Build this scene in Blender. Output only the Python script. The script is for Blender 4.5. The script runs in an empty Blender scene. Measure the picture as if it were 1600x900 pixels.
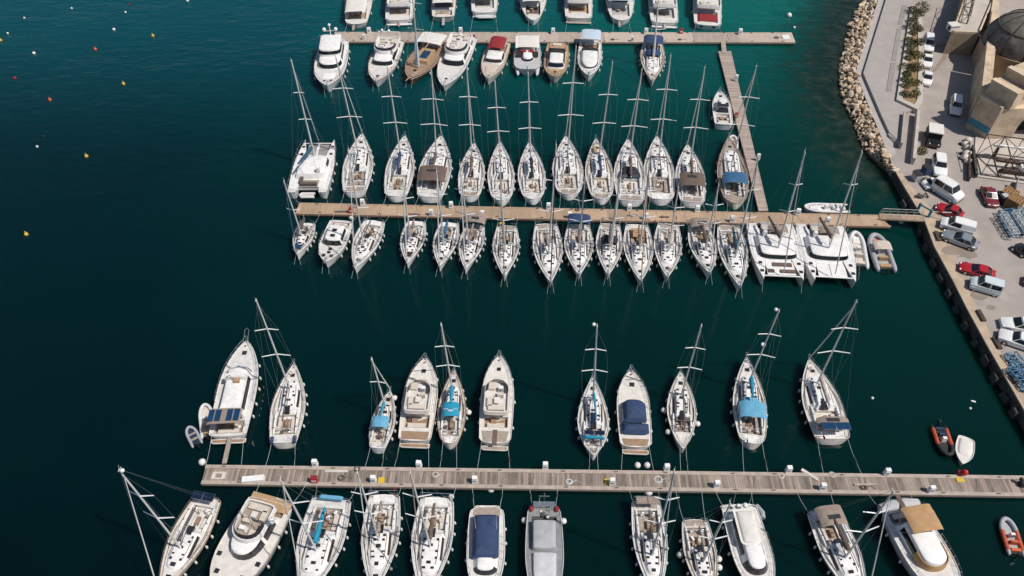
import bpy, math, random
from mathutils import Vector, Matrix
R = math.radians
random.seed(11)
scene = bpy.context.scene
COL = scene.collection
# ------------------------------------------------------------------ camera
H = 84.0
PITCH = R(47.25)
F = 1244.0
SP, CP = math.sin(PITCH), math.cos(PITCH)
cam_d = bpy.data.cameras.new("camera"); cam = bpy.data.objects.new("camera", cam_d); COL.objects.link(cam)
cam.location = (0, 0, H); cam.rotation_euler = (math.pi/2 - PITCH, 0, 0)
cam_d.sensor_width = 36; cam_d.lens = 36*F/1600; cam_d.clip_end = 9000; cam_d.clip_start = 1
scene.camera = cam

def ray(px, py):
    u = (px-800)/F; v = (py-450)/F
    return Vector((u, CP - v*SP, -SP - v*CP))
def at(px, py, z=0.0):
    """a point of the place: where the sight line meets height z"""
    d = ray(px, py); t = (z-H)/d.z
    return Vector((d.x*t, d.y*t, z))
def on_plane(px, py, Y):
    d = ray(px, py); t = Y/d.y
    return Vector((d.x*t, Y, H+d.z*t))
def px_per_m(p):
    return F/(p.y*CP + (H-p.z)*SP)

# ------------------------------------------------------------------ materials
MATS = {}
def pm(name, rgb, rough=.5, var=.18, scale=1.2, metal=0.0, bump=0.0, bscale=20, spec=.5, dirt=None, coat=0.0):
    if name in MATS: return MATS[name]
    m = bpy.data.materials.new(name); m.use_nodes = True
    nt = m.node_tree; N = nt.nodes; Lk = nt.links
    b = N['Principled BSDF']
    b.inputs['Roughness'].default_value = rough; b.inputs['Metallic'].default_value = metal
    b.inputs['Specular IOR Level'].default_value = spec
    b.inputs['Coat Weight'].default_value = coat
    g = N.new('ShaderNodeNewGeometry')
    n = N.new('ShaderNodeTexNoise'); n.inputs['Scale'].default_value = scale; n.inputs['Detail'].default_value = 6; n.inputs['Roughness'].default_value = .65
    Lk.new(g.outputs['Position'], n.inputs['Vector'])
    r = N.new('ShaderNodeValToRGB'); r.color_ramp.elements[0].position = .3; r.color_ramp.elements[1].position = .7
    lo = dirt if dirt else [c*(1-var) for c in rgb]; hi = [min(1, c*(1+var*.45)) for c in rgb]
    r.color_ramp.elements[0].color = (*lo, 1); r.color_ramp.elements[1].color = (*hi, 1)
    Lk.new(n.outputs['Fac'], r.inputs['Fac']); Lk.new(r.outputs['Color'], b.inputs['Base Color'])
    if bump:
        n2 = N.new('ShaderNodeTexNoise'); n2.inputs['Scale'].default_value = bscale; n2.inputs['Detail'].default_value = 4
        Lk.new(g.outputs['Position'], n2.inputs['Vector'])
        bp = N.new('ShaderNodeBump'); bp.inputs['Strength'].default_value = bump; bp.inputs['Distance'].default_value = .05
        Lk.new(n2.outputs['Fac'], bp.inputs['Height']); Lk.new(bp.outputs['Normal'], b.inputs['Normal'])
    MATS[name] = m
    return m
def planks(name, rgb, ang, step=.16, dark=.55, rough=.75, var=.3, streak=1.0, gap=.1):
    """boards: lines every step metres across the direction ang, each board with a tint of its own"""
    m = bpy.data.materials.new(name); m.use_nodes = True
    nt = m.node_tree; N = nt.nodes; Lk = nt.links; b = N['Principled BSDF']; b.inputs['Roughness'].default_value = rough
    g = N.new('ShaderNodeNewGeometry')
    mp = N.new('ShaderNodeMapping'); mp.inputs['Rotation'].default_value = (0, 0, -ang)
    Lk.new(g.outputs['Position'], mp.inputs['Vector'])
    sx = N.new('ShaderNodeSeparateXYZ'); Lk.new(mp.outputs['Vector'], sx.inputs[0])
    d = N.new('ShaderNodeMath'); d.operation = 'DIVIDE'; d.inputs[1].default_value = step; Lk.new(sx.outputs['X'], d.inputs[0])
    fr = N.new('ShaderNodeMath'); fr.operation = 'FRACT'; Lk.new(d.outputs[0], fr.inputs[0])
    fl = N.new('ShaderNodeMath'); fl.operation = 'FLOOR'; Lk.new(d.outputs[0], fl.inputs[0])
    wn = N.new('ShaderNodeTexWhiteNoise'); wn.noise_dimensions = '1D'; Lk.new(fl.outputs[0], wn.inputs['W'])
    n = N.new('ShaderNodeTexNoise'); n.inputs['Scale'].default_value = .5; n.inputs['Detail'].default_value = 7
    mp2 = N.new('ShaderNodeMapping'); mp2.inputs['Scale'].default_value = (3*streak, 1, 1); Lk.new(mp.outputs['Vector'], mp2.inputs['Vector']); Lk.new(mp2.outputs['Vector'], n.inputs['Vector'])
    ad = N.new('ShaderNodeMath'); ad.operation = 'MULTIPLY_ADD'; ad.inputs[1].default_value = .45; Lk.new(wn.outputs['Value'], ad.inputs[0])
    mu = N.new('ShaderNodeMath'); mu.operation = 'MULTIPLY'; mu.inputs[1].default_value = .75; Lk.new(n.outputs['Fac'], mu.inputs[0]); Lk.new(mu.outputs[0], ad.inputs[2])
    r = N.new('ShaderNodeValToRGB'); r.color_ramp.elements[0].position = .3; r.color_ramp.elements[1].position = .85
    r.color_ramp.elements[0].color = (*[c*(1-var) for c in rgb], 1); r.color_ramp.elements[1].color = (*[c*(1+var) for c in rgb], 1)
    Lk.new(ad.outputs[0], r.inputs['Fac'])
    gp = N.new('ShaderNodeMath'); gp.operation = 'LESS_THAN'; gp.inputs[1].default_value = gap; Lk.new(fr.outputs[0], gp.inputs[0])
    mx = N.new('ShaderNodeMix'); mx.data_type = 'RGBA'; mx.inputs['B'].default_value = (*[c*dark for c in rgb], 1)
    Lk.new(gp.outputs[0], mx.inputs['Factor']); Lk.new(r.outputs['Color'], mx.inputs['A']); Lk.new(mx.outputs['Result'], b.inputs['Base Color'])
    MATS[name] = m
    return m
pm('gel_white', (.82, .80, .775), .32, .2, 1.5, coat=.3)
pm('gel_bright', (.84, .83, .81), .28, .12, 1.2, coat=.3)
pm('gel_cream', (.71, .665, .61), .4, .2, 1.5)
pm('gel_beige', (.63, .575, .51), .45, .24, 1.4)
pm('gel_grey', (.40, .40, .40), .5, .2, .7)
pm('launch_roof', (.40, .40, .41), .6, .2, 1.0)
pm('launch_fore', (.56, .56, .57), .6, .2, 1.0)
pm('launch_deck', (.25, .255, .26), .7, .3, 1.5)
pm('hull_grey', (.60, .60, .60), .35, .2, .9, coat=.2)
pm('hull_navy', (.03, .045, .09), .3, .2, .9, coat=.3)
pm('nonskid', (.66, .635, .605), .65, .22, 1.8)
pm('nonskid_grey', (.48, .48, .48), .7, .15, 1.5)
pm('teak', (.33, .215, .135), .65, .3, 2.5)
pm('teak_grey', (.36, .30, .25), .75, .3, 2.5)
pm('wood_hull', (.17, .075, .03), .35, .35, 1.5, coat=.3)
pm('wood_tan', (.45, .30, .17), .5, .25, 1.5)
pm('glass', (.012, .014, .018), .06, .3, 1.0, spec=.6)
pm('smoke', (.03, .03, .035), .15, .4, .8, spec=.6)
pm('window_brown', (.05, .032, .025), .2, .4, 1.0)
pm('steel', (.62, .62, .63), .25, .1, 2.0, metal=.85)
pm('alloy', (.70, .685, .66), .4, .12, 1.0, metal=.1)
pm('alloy_dark', (.16, .15, .15), .35, .2, 1.0, metal=.3)
pm('wire', (.22, .26, .27), .4, .1, 1.0, metal=.2)
pm('sail_white', (.72, .70, .67), .8, .12, 2.0, bump=.3, bscale=8)
pm('sail_grey', (.48, .48, .49), .8, .15, 2.0)
pm('canvas_navy', (.028, .055, .13), .8, .3, 1.5, bump=.3, bscale=5)
pm('canvas_blue', (.035, .12, .24), .8, .3, 1.5, bump=.3, bscale=5)
pm('canvas_sky', (.13, .38, .55), .8, .2, 1.5, bump=.3, bscale=5)
pm('canvas_turq', (.012, .27, .42), .8, .2, 1.5, bump=.3, bscale=5)
pm('canvas_pale', (.48, .58, .68), .8, .15, 1.5, bump=.3, bscale=5)
pm('canvas_teal', (.015, .09, .14), .8, .3, 1.5, bump=.3, bscale=5)
pm('canvas_brown', (.145, .10, .08), .85, .3, 1.8, bump=.4, bscale=6)
pm('canvas_taupe', (.30, .235, .195), .85, .2, 1.5, bump=.3, bscale=5)
pm('canvas_tan', (.45, .27, .13), .85, .2, 1.5, bump=.3, bscale=5)
pm('canvas_sand', (.56, .48, .40), .85, .15, 1.5, bump=.3, bscale=5)
pm('canvas_cream', (.68, .65, .60), .85, .12, 1.5, bump=.3, bscale=5)
pm('canvas_black', (.022, .025, .032), .8, .3, 2.0)
pm('canvas_red', (.27, .018, .024), .8, .25, 2.0, bump=.3, bscale=5)
pm('cushion', (.62, .55, .47), .85, .15, 3.0)
pm('cushion_dark', (.12, .09, .08), .85, .3, 3.0)
pm('orange', (.58, .11, .035), .6, .2, 2.0)
pm('red', (.55, .02, .02), .45, .2, 2.0)
pm('yellow', (.62, .42, .05), .6, .2, 2.0)
pm('solar', (.01, .02, .045), .15, .4, 3.0, spec=.6)
pm('solar_blue', (.012, .05, .12), .2, .3, 3.0, spec=.6)
pm('fender', (.74, .72, .68), .5, .2, 3.0)
pm('fender_dark', (.05, .055, .08), .5, .2, 3.0)
pm('rubber', (.022, .022, .024), .7, .3, 3.0)
pm('tube_grey', (.36, .37, .39), .55, .15, 2.0)
pm('tube_white', (.66, .65, .64), .55, .15, 2.0)
pm('tube_orange', (.46, .085, .035), .55, .2, 2.0)
pm('rope', (.50, .46, .38), .9, .3, 4.0)
pm('rope_pale', (.52, .55, .55), .9, .25, 4.0)
pm('rope_dark', (.10, .09, .075), .9, .4, 4.0)
pm('white_paint', (.80, .79, .77), .5, .12, 2.0)
pm('engine', (.03, .03, .035), .3, .2, 3.0)
pm('net', (.30, .285, .27), .9, .3, 12.0)

# ------------------------------------------------------------------ mesh builder
class MB:
    def __init__(s): s.v = []; s.f = []
    def add(s, vs, fs):
        o = len(s.v); s.v += [tuple(p) for p in vs]; s.f += [tuple(i+o for i in q) for q in fs]
        return s
    def box(s, c, d, rz=0.0, taper=0.0):
        x, y, z = d[0]/2, d[1]/2, d[2]/2; k = 1-taper
        P = [(-x,-y,-z),(x,-y,-z),(x,y,-z),(-x,y,-z),(-x*k,-y*k,z),(x*k,-y*k,z),(x*k,y*k,z),(-x*k,y*k,z)]
        cr, sr = math.cos(rz), math.sin(rz)
        P = [(c[0]+a*cr-b*sr, c[1]+a*sr+b*cr, c[2]+e) for a, b, e in P]
        return s.add(P, [(3,2,1,0),(4,5,6,7),(0,1,5,4),(1,2,6,5),(2,3,7,6),(3,0,4,7)])
    def tube(s, a, b, r, r2=None, n=6, cap=True):
        return s.path([a, b], r, n, r2=r2, cap=cap)
    def path(s, pts, r, n=6, closed=False, r2=None, cap=True, flat=1.0):
        pts = [Vector(p) for p in pts]; m = len(pts); o = len(s.v)
        for i, p in enumerate(pts):
            if closed: t = pts[(i+1) % m]-pts[i-1]
            else: t = pts[min(i+1, m-1)]-pts[max(i-1, 0)]
            t = t.normalized() if t.length > 1e-9 else Vector((0,0,1))
            up = Vector((0,0,1)) if abs(t.z) < .95 else Vector((1,0,0))
            a = t.cross(up).normalized(); b = a.cross(t)
            rr = r if r2 is None else r+(r2-r)*i/(m-1)
            if isinstance(rr, (list, tuple)): rr = rr[i]
            for k in range(n):
                q = 2*math.pi*k/n
                s.v.append(tuple(p+a*(rr*math.cos(q))+b*(rr*flat*math.sin(q))))
        for i in range(m if closed else m-1):
            for k in range(n):
                i2 = (i+1) % m; k2 = (k+1) % n
                s.f.append((o+i*n+k, o+i2*n+k, o+i2*n+k2, o+i*n+k2))
        if cap and not closed:
            s.f.append(tuple(o+k for k in range(n))); s.f.append(tuple(o+(m-1)*n+k for k in reversed(range(n))))
        return s
    def sweep(s, pts, rad, n=8, flat=1.0):
        """tube with a radius per point"""
        pts = [Vector(p) for p in pts]; m = len(pts); o = len(s.v)
        for i, p in enumerate(pts):
            t = (pts[min(i+1, m-1)]-pts[max(i-1, 0)]).normalized()
            up = Vector((0,0,1)) if abs(t.z) < .95 else Vector((1,0,0))
            a = t.cross(up).normalized(); b = a.cross(t)
            for k in range(n):
                q = 2*math.pi*k/n
                s.v.append(tuple(p+a*(rad[i]*math.cos(q))+b*(rad[i]*flat*math.sin(q))))
        for i in range(m-1):
            for k in range(n):
                k2 = (k+1) % n
                s.f.append((o+i*n+k, o+(i+1)*n+k, o+(i+1)*n+k2, o+i*n+k2))
        s.f.append(tuple(o+k for k in range(n))); s.f.append(tuple(o+(m-1)*n+k for k in reversed(range(n))))
        return s
    def ball(s, c, r, sc=(1,1,1), seg=10, rings=6, half=False, jit=0.0):
        o = len(s.v); top = math.pi/2 if half else math.pi
        for i in range(rings+1):
            a = top*i/rings
            for k in range(seg):
                q = 2*math.pi*k/seg; j = 1+random.uniform(-jit, jit)
                s.v.append((c[0]+r*sc[0]*j*math.sin(a)*math.cos(q), c[1]+r*sc[1]*j*math.sin(a)*math.sin(q), c[2]+r*sc[2]*j*math.cos(a)))
        for i in range(rings):
            for k in range(seg):
                k2 = (k+1) % seg
                s.f.append((o+i*seg+k, o+(i+1)*seg+k, o+(i+1)*seg+k2, o+i*seg+k2))
        return s
    def prism(s, pts, z0, z1):
        n = len(pts)
        if area(pts) < 0: pts = pts[::-1]
        return s.add([(p[0], p[1], z0) for p in pts]+[(p[0], p[1], z1) for p in pts],
                     [tuple(reversed(range(n))), tuple(range(n, 2*n))]+[(i, (i+1) % n, n+(i+1) % n, n+i) for i in range(n)])
    def sheet(s, pts, z=None):
        if area(pts) < 0: pts = pts[::-1]
        return s.add([(p[0], p[1], z if z is not None else p[2]) for p in pts], [tuple(range(len(pts)))])
    def build(s, name, mat, parent=None, sharp=35, smooth=True):
        me = bpy.data.meshes.new(name); me.from_pydata(s.v, [], s.f); me.update()
        if smooth and s.f:
            me.polygons.foreach_set('use_smooth', [True]*len(me.polygons)); me.set_sharp_from_angle(angle=R(sharp))
        me.materials.append(MATS[mat] if isinstance(mat, str) else mat)
        o = bpy.data.objects.new(name, me); COL.objects.link(o)
        if parent is not None: o.parent = parent
        return o
def area(p):
    return sum(p[i][0]*p[(i+1) % len(p)][1]-p[(i+1) % len(p)][0]*p[i][1] for i in range(len(p)))/2
def offset(pts, d):
    """outline moved inwards by d"""
    n = len(pts); out = []; sg = 1 if area(pts) > 0 else -1
    for i in range(n):
        a, b, c = pts[i-1], pts[i], pts[(i+1) % n]
        e1 = Vector((b[0]-a[0], b[1]-a[1])); e2 = Vector((c[0]-b[0], c[1]-b[1]))
        e1 = e1.normalized() if e1.length > 1e-6 else e2.normalized(); e2 = e2.normalized() if e2.length > 1e-6 else e1
        n1 = Vector((-e1.y, e1.x))*sg; n2 = Vector((-e2.y, e2.x))*sg
        m = n1+n2; m = m.normalized() if m.length > 1e-4 else n1
        k = d/max(.45, m.dot(n1))
        out.append((b[0]+m.x*k, b[1]+m.y*k))
    return out
def tag(o, label=None, cat=None, group=None, kind=None):
    if label: o['label'] = label
    if cat: o['category'] = cat
    if group: o['group'] = group
    if kind: o['kind'] = kind
    return o
def empty(name, loc, rz=0.0):
    o = bpy.data.objects.new(name, None); COL.objects.link(o); o.location = loc; o.rotation_euler = (0, 0, rz); o.empty_display_size = .3
    return o
def tier(mb, out, z0, z1, inset=.1, r=.08, crown=0.0):
    """a cabin or cushion: outline pulled in towards the top, with a rounded shoulder"""
    if area(out) < 0: out = out[::-1]
    n = len(out); rings = [(out, z0), (offset(out, inset), z1-r), (offset(out, inset+r*.35), z1-r*.35), (offset(out, inset+r), z1)]
    o = len(mb.v)
    for ps, z in rings: mb.v += [(p[0], p[1], z) for p in ps]
    for k in range(3):
        for i in range(n):
            j = (i+1) % n; mb.f.append((o+k*n+i, o+k*n+j, o+(k+1)*n+j, o+(k+1)*n+i))
    top = rings[3][0]; cx = sum(p[0] for p in top)/n; cy = sum(p[1] for p in top)/n
    mid = [(cx+(p[0]-cx)*.55, cy+(p[1]-cy)*.55) for p in top]
    mb.v += [(p[0], p[1], z1+crown*.75) for p in mid]+[(cx, cy, z1+crown)]
    for i in range(n):
        j = (i+1) % n; mb.f.append((o+3*n+i, o+3*n+j, o+4*n+j, o+4*n+i)); mb.f.append((o+4*n+i, o+4*n+j, o+5*n))
    return mb
def pane(mb, out, z0, z1, inset, i0, i1, f0, f1, r=.08, off=.02):
    """glass following the side of a tier from outline point i0 to i1, between the heights f0 and f1 of it"""
    n = len(out); zt = z1-r
    A = offset(out, inset*f0-off); B = offset(out, inset*f1-off); C = offset(out, inset*f1+.03); D = offset(out, inset*f0+.03)
    za, zb = z0+(zt-z0)*f0, z0+(zt-z0)*f1
    idx = [i % n for i in range(i0, i1+1)]; o = len(mb.v); m = len(idx)
    for ps, z in ((A, za), (B, zb), (C, zb), (D, za)): mb.v += [(ps[i][0], ps[i][1], z) for i in idx]
    for k in range(m-1):
        for q in range(4): mb.f.append((o+q*m+k, o+q*m+k+1, o+((q+1) % 4)*m+k+1, o+((q+1) % 4)*m+k))
    for k in (0, m-1): mb.f.append(tuple(o+q*m+k for q in range(4)))
    return mb
# ------------------------------------------------------------------ boats
def outl(x0, x1, w, nose=.5, tail=.1, ns=5, na=8, pw=2.2):
    """closed outline round the x axis: starboard side, nose, port side, tail; returns points and index marks"""
    wf = w if callable(w) else (lambda x: w)
    P = []
    xs = [x0+tail+(x1-nose-x0-tail)*i/ns for i in range(ns+1)]
    for x in xs: P.append((x, -wf(x)))
    a = len(P)-1; wn = wf(x1-nose)
    for i in range(1, na):
        q = -math.pi/2+math.pi*i/na
        c, s_ = abs(math.cos(q))**(2/pw), math.copysign(abs(math.sin(q))**(2/pw), math.sin(q))
        P.append((x1-nose+nose*c, wn*s_))
    b = len(P)
    for x in reversed(xs): P.append((x, wf(x)))
    c_ = len(P)-1; wt = wf(x0+tail)
    if tail > .02:
        for i in range(1, 6):
            q = math.pi/2+math.pi*i/6
            c, s_ = abs(math.cos(q))**(2/3), math.copysign(abs(math.sin(q))**(2/3), math.sin(q))
            P.append((x0+tail-tail*c, wt*s_))
    return P, dict(stbd=(0, a), front=(a, b), port=(b, c_), aft=(c_, len(P)))
ROPES = []
class Boat:
    def __init__(s, name, S, B, W, label, short, cat, group, zs=.4, zb=1.4, fs=1.05, fb=1.45, tw=.72, sr=.05, tm=.42, p=1.8, q=1.0, hull='gel_white', deck='nonskid', wl=.8):
        a = at(*S, zs); b = at(*B, zb); a.z = b.z = 0
        d = b-a; s.L = d.length; s.h = math.atan2(d.y, d.x)
        mid = (a+b)/2; s.mid = mid; s.k = px_per_m(mid+Vector((0, 0, 1)))
        s.bm = W/s.k/2
        s.root = empty(name, (mid.x, mid.y, 0), s.h)
        tag(s.root, label, cat, group); s.short = short
        s.M = Matrix.Translation((mid.x, mid.y, 0)) @ Matrix.Rotation(s.h, 4, 'Z'); s.Mi = s.M.inverted()
        s.tw, s.sr, s.tm, s.p, s.q, s.fs, s.fb, s.wl = tw, sr, tm, p, q, fs, fb, wl
        s.hm, s.dm = hull, deck; s.wells = []; s.scoop = -.012
        s.far = b.y > a.y
    def x(s, t): return (t-.5)*s.L
    def hb(s, t):
        t = max(0, min(1, t))
        if t < s.tm: k = s.tw+(1-s.tw)*math.sin(math.pi/2*t/s.tm)
        else:
            u = (t-s.tm)/(1-s.tm); k = max(0, 1-u**s.p)**s.q
        if t < s.sr: k *= math.sqrt(max(.02, 1-((s.sr-t)/s.sr)**2))
        return s.bm*k
    def z(s, t): return s.fs+(s.fb-s.fs)*max(0, t)**1.6
    def part(s, mb, name, mat, parent=None, sharp=35, label=None):
        o = mb.build(name, mat, parent or s.root, sharp)
        if label: o['label'] = label
        return o
    def make_hull(s, rail=True, railmat=None, bot=-.35, rake=.035, stripe=None, yo=0.0):
        ts = [0, .005, .012, .025, .05, .09, .15, .22, .3, .4, .5, .6, .7, .78, .85, .91, .955, .985, 1.0]
        rows = []
        for t in ts:
            b = max(.03, s.hb(t)); z = s.z(t); fl = s.wl*(1-.45*max(0, (t-.45)/.55)**1.5)
            pr = []
            for (f, zz, lv) in ((1.0, z, 0), (1-(1-fl)*.35, z*.62+bot*.05, .35), (fl, .08, .8), (fl*.72, bot, 1)):
                xx = s.x(t)-s.L*rake*lv*max(0, t)**8-s.L*s.scoop*lv*(1-t)**14
                pr.append((xx, b*f, zz))
            rows.append([(x, -y+yo, zz) for x, y, zz in pr]+[(x, y+yo, zz) for x, y, zz in reversed(pr)])
        mb = MB(); m = len(rows[0]); o = 0
        for rw in rows: mb.v += rw
        for i in range(len(rows)-1):
            for k in range(m-1):
                mb.f.append((i*m+k, (i+1)*m+k, (i+1)*m+k+1, i*m+k+1))
        mb.f.append(tuple(reversed(range(m)))); mb.f.append(tuple((len(rows)-1)*m+k for k in range(m)))
        h = s.part(mb, 'hull', s.hm, sharp=50)
        if stripe:
            st = MB()
            for sd in (-1, 1):
                A = []; Bq = []
                for t in ts[4:-1]:
                    b = max(.03, s.hb(t)); fl = s.wl*(1-.45*max(0, (t-.45)/.55)**1.5)
                    z = s.z(t)
                    A.append((s.x(t), sd*(b*(1-(1-fl)*.12)+.012)+yo, z*.86)); Bq.append((s.x(t), sd*(b*(1-(1-fl)*.2)+.012)+yo, z*.76))
                n = len(A); st.add(A+Bq, [(i, i+1, n+i+1, n+i) for i in range(n-1)])
            s.part(st, 'hull_stripe', stripe, h)
        if rail:
            rl = MB()
            pts = [(s.x(t), -s.hb(t)+yo, s.z(t)+.02) for t in ts]+[(s.x(t), s.hb(t)+yo, s.z(t)+.02) for t in reversed(ts)]
            rl.path(pts, .05, 5, closed=True)
            s.part(rl, 'toe_rail', railmat or s.hm, h)
        return h
    def make_deck(s, wells=(), mat=None, yo=0.0, drop=.04):
        """wells: (t0, t1, half width, depth) recesses in the deck"""
        ts = [i/26 for i in range(27)]; ts[0] = .004; ts[-1] = .995
        st = [(t, 0) for t in ts]
        for (a, b, w, d) in wells:
            st = [q for q in st if not (a-.004 <= q[0] <= b+.004)]
            k = [(a, 0), (a+1e-4, 1), (b-1e-4, 1), (b, 0)]
            k += [(t, 1) for t in ts if a+.01 < t < b-.01]
            st += [(t, (w, d) if f else 0) for t, f in k]
        st.sort(key=lambda q: q[0])
        mb = MB(); rows = []
        for t, f in st:
            b = max(.02, s.hb(t)-.03); z = s.z(t)-drop; x = s.x(t)
            wn = min([w for (a, bb, w, d) in wells if a-.02 <= t <= bb+.02] or [b*.5]); wn = min(wn, b*.86); dd = f[1] if f else 0
            rows.append([(x, -b+yo, z), (x, -wn+yo, z+.03), (x, -wn*.999+yo, z+.03-dd), (x, yo, z+.05-dd), (x, wn*.999+yo, z+.03-dd), (x, wn+yo, z+.03), (x, b+yo, z)])
        for rw in rows: mb.v += rw
        for i in range(len(rows)-1):
            for k in range(6): mb.f.append((i*7+k, (i+1)*7+k, (i+1)*7+k+1, i*7+k+1))
        return s.part(mb, 'deck', mat or s.dm, sharp=40)
    def patch(s, t0, t1, w0, w1, dz, name, mat, n=5, parent=None, th=.03, yc=0.0):
        mb = MB(); P = []
        for i in range(n+1):
            t = t0+(t1-t0)*i/n; w = w0+(w1-w0)*i/n; P.append((s.x(t), yc-w))
        for i in reversed(range(n+1)):
            t = t0+(t1-t0)*i/n; w = w0+(w1-w0)*i/n; P.append((s.x(t), yc+w))
        zb = s.z((t0+t1)/2)+dz
        mb.prism(P, zb, zb+th); return s.part(mb, name, mat, parent)
    def box(s, t, y, dz, d, name, mat, parent=None, rz=0.0, taper=0.0):
        mb = MB().box((s.x(t), y, s.z(t)+dz+d[2]/2), d, rz, taper); return s.part(mb, name, mat, parent)
    def fenders(s, n=3, side=(-1, 1), mat='fender', t0=.22, t1=.75, r=.15, ball=()):
        for sd in side:
            for i in range(n):
                t = t0+(t1-t0)*(i+random.uniform(-.12, .12))/max(1, n-1)
                y = sd*(s.hb(t)+r*.8); zz = s.z(t)
                mb = MB().ball((s.x(t), y, zz*.45), r, (1, 1, 2.3), 8, 6); mb.tube((s.x(t), y, zz*.45+r*2.2), (s.x(t), sd*(s.hb(t)-.02), zz+.05), .015, n=4)
                s.part(mb, 'fender', mat)
        for (t, sd) in ball:
            y = sd*(s.hb(t)+.33); mb = MB().ball((s.x(t), y, .5), .36, seg=12, rings=8); mb.tube((s.x(t), y, .85), (s.x(t), sd*s.hb(t), s.z(t)), .02, n=4)
            s.part(mb, 'ball_fender', mat)
    def rail(s, t0=.02, t1=.985, h=.6, n=9, gap=.12, pulpit=True, r=.02):
        mb = MB()
        ts = [t0+(t1-t0)*i/n for i in range(n+1)]
        for sd in (-1, 1):
            top = [(s.x(t), sd*max(.06, s.hb(t)-gap), s.z(t)+h) for t in ts]
            mb.path(top, r*.8, 4); mb.path([(x, y, z-h*.5) for x, y, z in top], r*.6, 4)
            for (x, y, z) in top: mb.tube((x, y, z-h), (x, y, z), r, n=4)
        if pulpit:
            e = s.x(1.0)
            a = (s.x(t1), -max(.06, s.hb(t1)-gap), s.z(t1)+h); b = (a[0], -a[1], a[2])
            mb.path([(s.x(.93), -s.hb(.93)*.9, s.z(.93)+h), a, (e+.22, -.13, a[2]), (e+.22, .13, a[2]), b, (s.x(.93), s.hb(.93)*.9, s.z(.93)+h)], r*1.4, 5)
            mb.tube((e+.2, -.13, a[2]), (e-.15, -.05, s.z(1)), r*1.2, n=5); mb.tube((e+.2, .13, a[2]), (e-.15, .05, s.z(1)), r*1.2, n=5)
        return s.part(mb, 'guardrail', 'steel')
    def hatch(s, t, y, w=.5, l=None, dz=0.03, mat='smoke', parent=None):
        return s.box(t, y, dz, (l or w, w, .05), 'hatch', mat, parent)
    def wheel(s, t, y, dz, r=.45):
        mb = MB(); x = s.x(t); z = s.z(t)+dz
        mb.path([(x+.05*math.sin(q), y+r*math.cos(q), z+r*math.sin(q)) for q in [2*math.pi*i/14 for i in range(14)]], .03, 5, closed=True)
        for q in (0, 2.1, 4.2): mb.tube((x, y, z), (x, y+r*math.cos(q), z+r*math.sin(q)), .015, n=4)
        w = s.part(mb, 'steering_wheel', 'steel')
        s.part(MB().box((x+.12, y, z-.25), (.25, .35, .75), taper=.2), 'helm_pedestal', 'gel_white', w)
    def flag(s, t=.01, y=.5, mat='red', dz=.6):
        mb = MB(); x = s.x(t); z = s.z(t)
        mb.tube((x, y, z), (x-.35, y, z+1.4), .02, n=4)
        vs = []
        for i in range(5):
            for j in range(2): vs.append((x-.35-.14*i, y+.06*math.sin(i*1.3), z+1.35-.45*j-.03*i))
        mb.add(vs, [(2*i, 2*i+1, 2*i+3, 2*i+2) for i in range(4)])
        s.part(mb, 'flag', mat)
    def ropes(s, edge, mat='rope_pale', thick=.035, sag=.25, spread=1.25, kind='stern', n=2):
        """stern lines: edge(worldpoint) gives the mooring point on the pier"""
        w = s.hb(.04)*.85
        for sd in (-1, 1):
            p0 = s.M @ Vector((s.x(.03), sd*w, s.z(.03)+.05))
            p1 = edge(s.M @ Vector((s.x(0)-2.2, sd*w*spread, 0)))
            ROPES.append((s, 'port' if sd > 0 else 'starboard', p0, p1, mat, thick, sag, 'stern'))
    def bowlines(s, out=1.0, mat='rope_pale', thick=.03):
        for sd in (-1, 1):
            p0 = s.M @ Vector((s.x(.965), sd*s.hb(.965), s.z(.96)))
            p1 = s.M @ Vector((s.x(1)+out, sd*.55, -.25))
            ROPES.append((s, 'port' if sd > 0 else 'starboard', p0, p1, mat, thick, .06, 'bow'))
    # ---------------- rig
    def rig(s, tm, top, boom=.0, cover=None, jib='sail_white', spread=(.42, .70), mm='alloy', swept=.25, yo=0.0, boomt=None, boomz=1.5, base=.35, jibr=.085, headx=.985, radar=False, mastr=.12, sw=1.05, baby=None, ballt=False, boomang=0.0, coverr=.26):
        zb = s.z(tm)+base
        b = Vector((s.x(tm), yo, zb)); bw = s.M @ b
        tw = on_plane(top[0], top[1], bw.y)
        lean = max(-.045, min(.045, (tw.x-bw.x)/max(1, tw.z-bw.z)))
        tw.x = bw.x+lean*(tw.z-bw.z)
        t = s.Mi @ tw; s.mt, s.mb_ = t, b
        hgt = (t-b).length; s.mh = hgt
        mb = MB().path([b, b.lerp(t, .6), t], mastr, 8, r2=mastr*.72)
        mb.box((t.x-.1, t.y, t.z+.05), (.5, .05, .05)); mb.tube(t, (t.x-.25, t.y, t.z+.6), .015, n=4)
        m = s.part(mb, 'mast', mm)
        tips = []
        for i, f in enumerate(spread):
            c = b.lerp(t, f); w = s.bm*sw*(.62 if i else .78)*(.8 if len(spread) == 1 else 1)
            for sd in (-1, 1):
                e = (c.x-swept*w, c.y+sd*w, c.z+.08); tips.append((sd, e))
                s.part(MB().tube(c, e, .075, .055, n=5), 'spreader', 'gel_bright', m)
        if radar:
            c = b.lerp(t, .52); s.part(MB().ball((c.x+.4, c.y, c.z), .3, (1, 1, .5)).box((c.x+.15, c.y, c.z-.12), (.4, .1, .06)), 'radar_dome', 'white_paint', m)
        if ballt:
            s.part(MB().ball((t.x, t.y+.35, t.z+.1), .22), 'masthead_float', 'white_paint', m)
        ri = MB(); cp = s.x(tm)-.3
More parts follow.
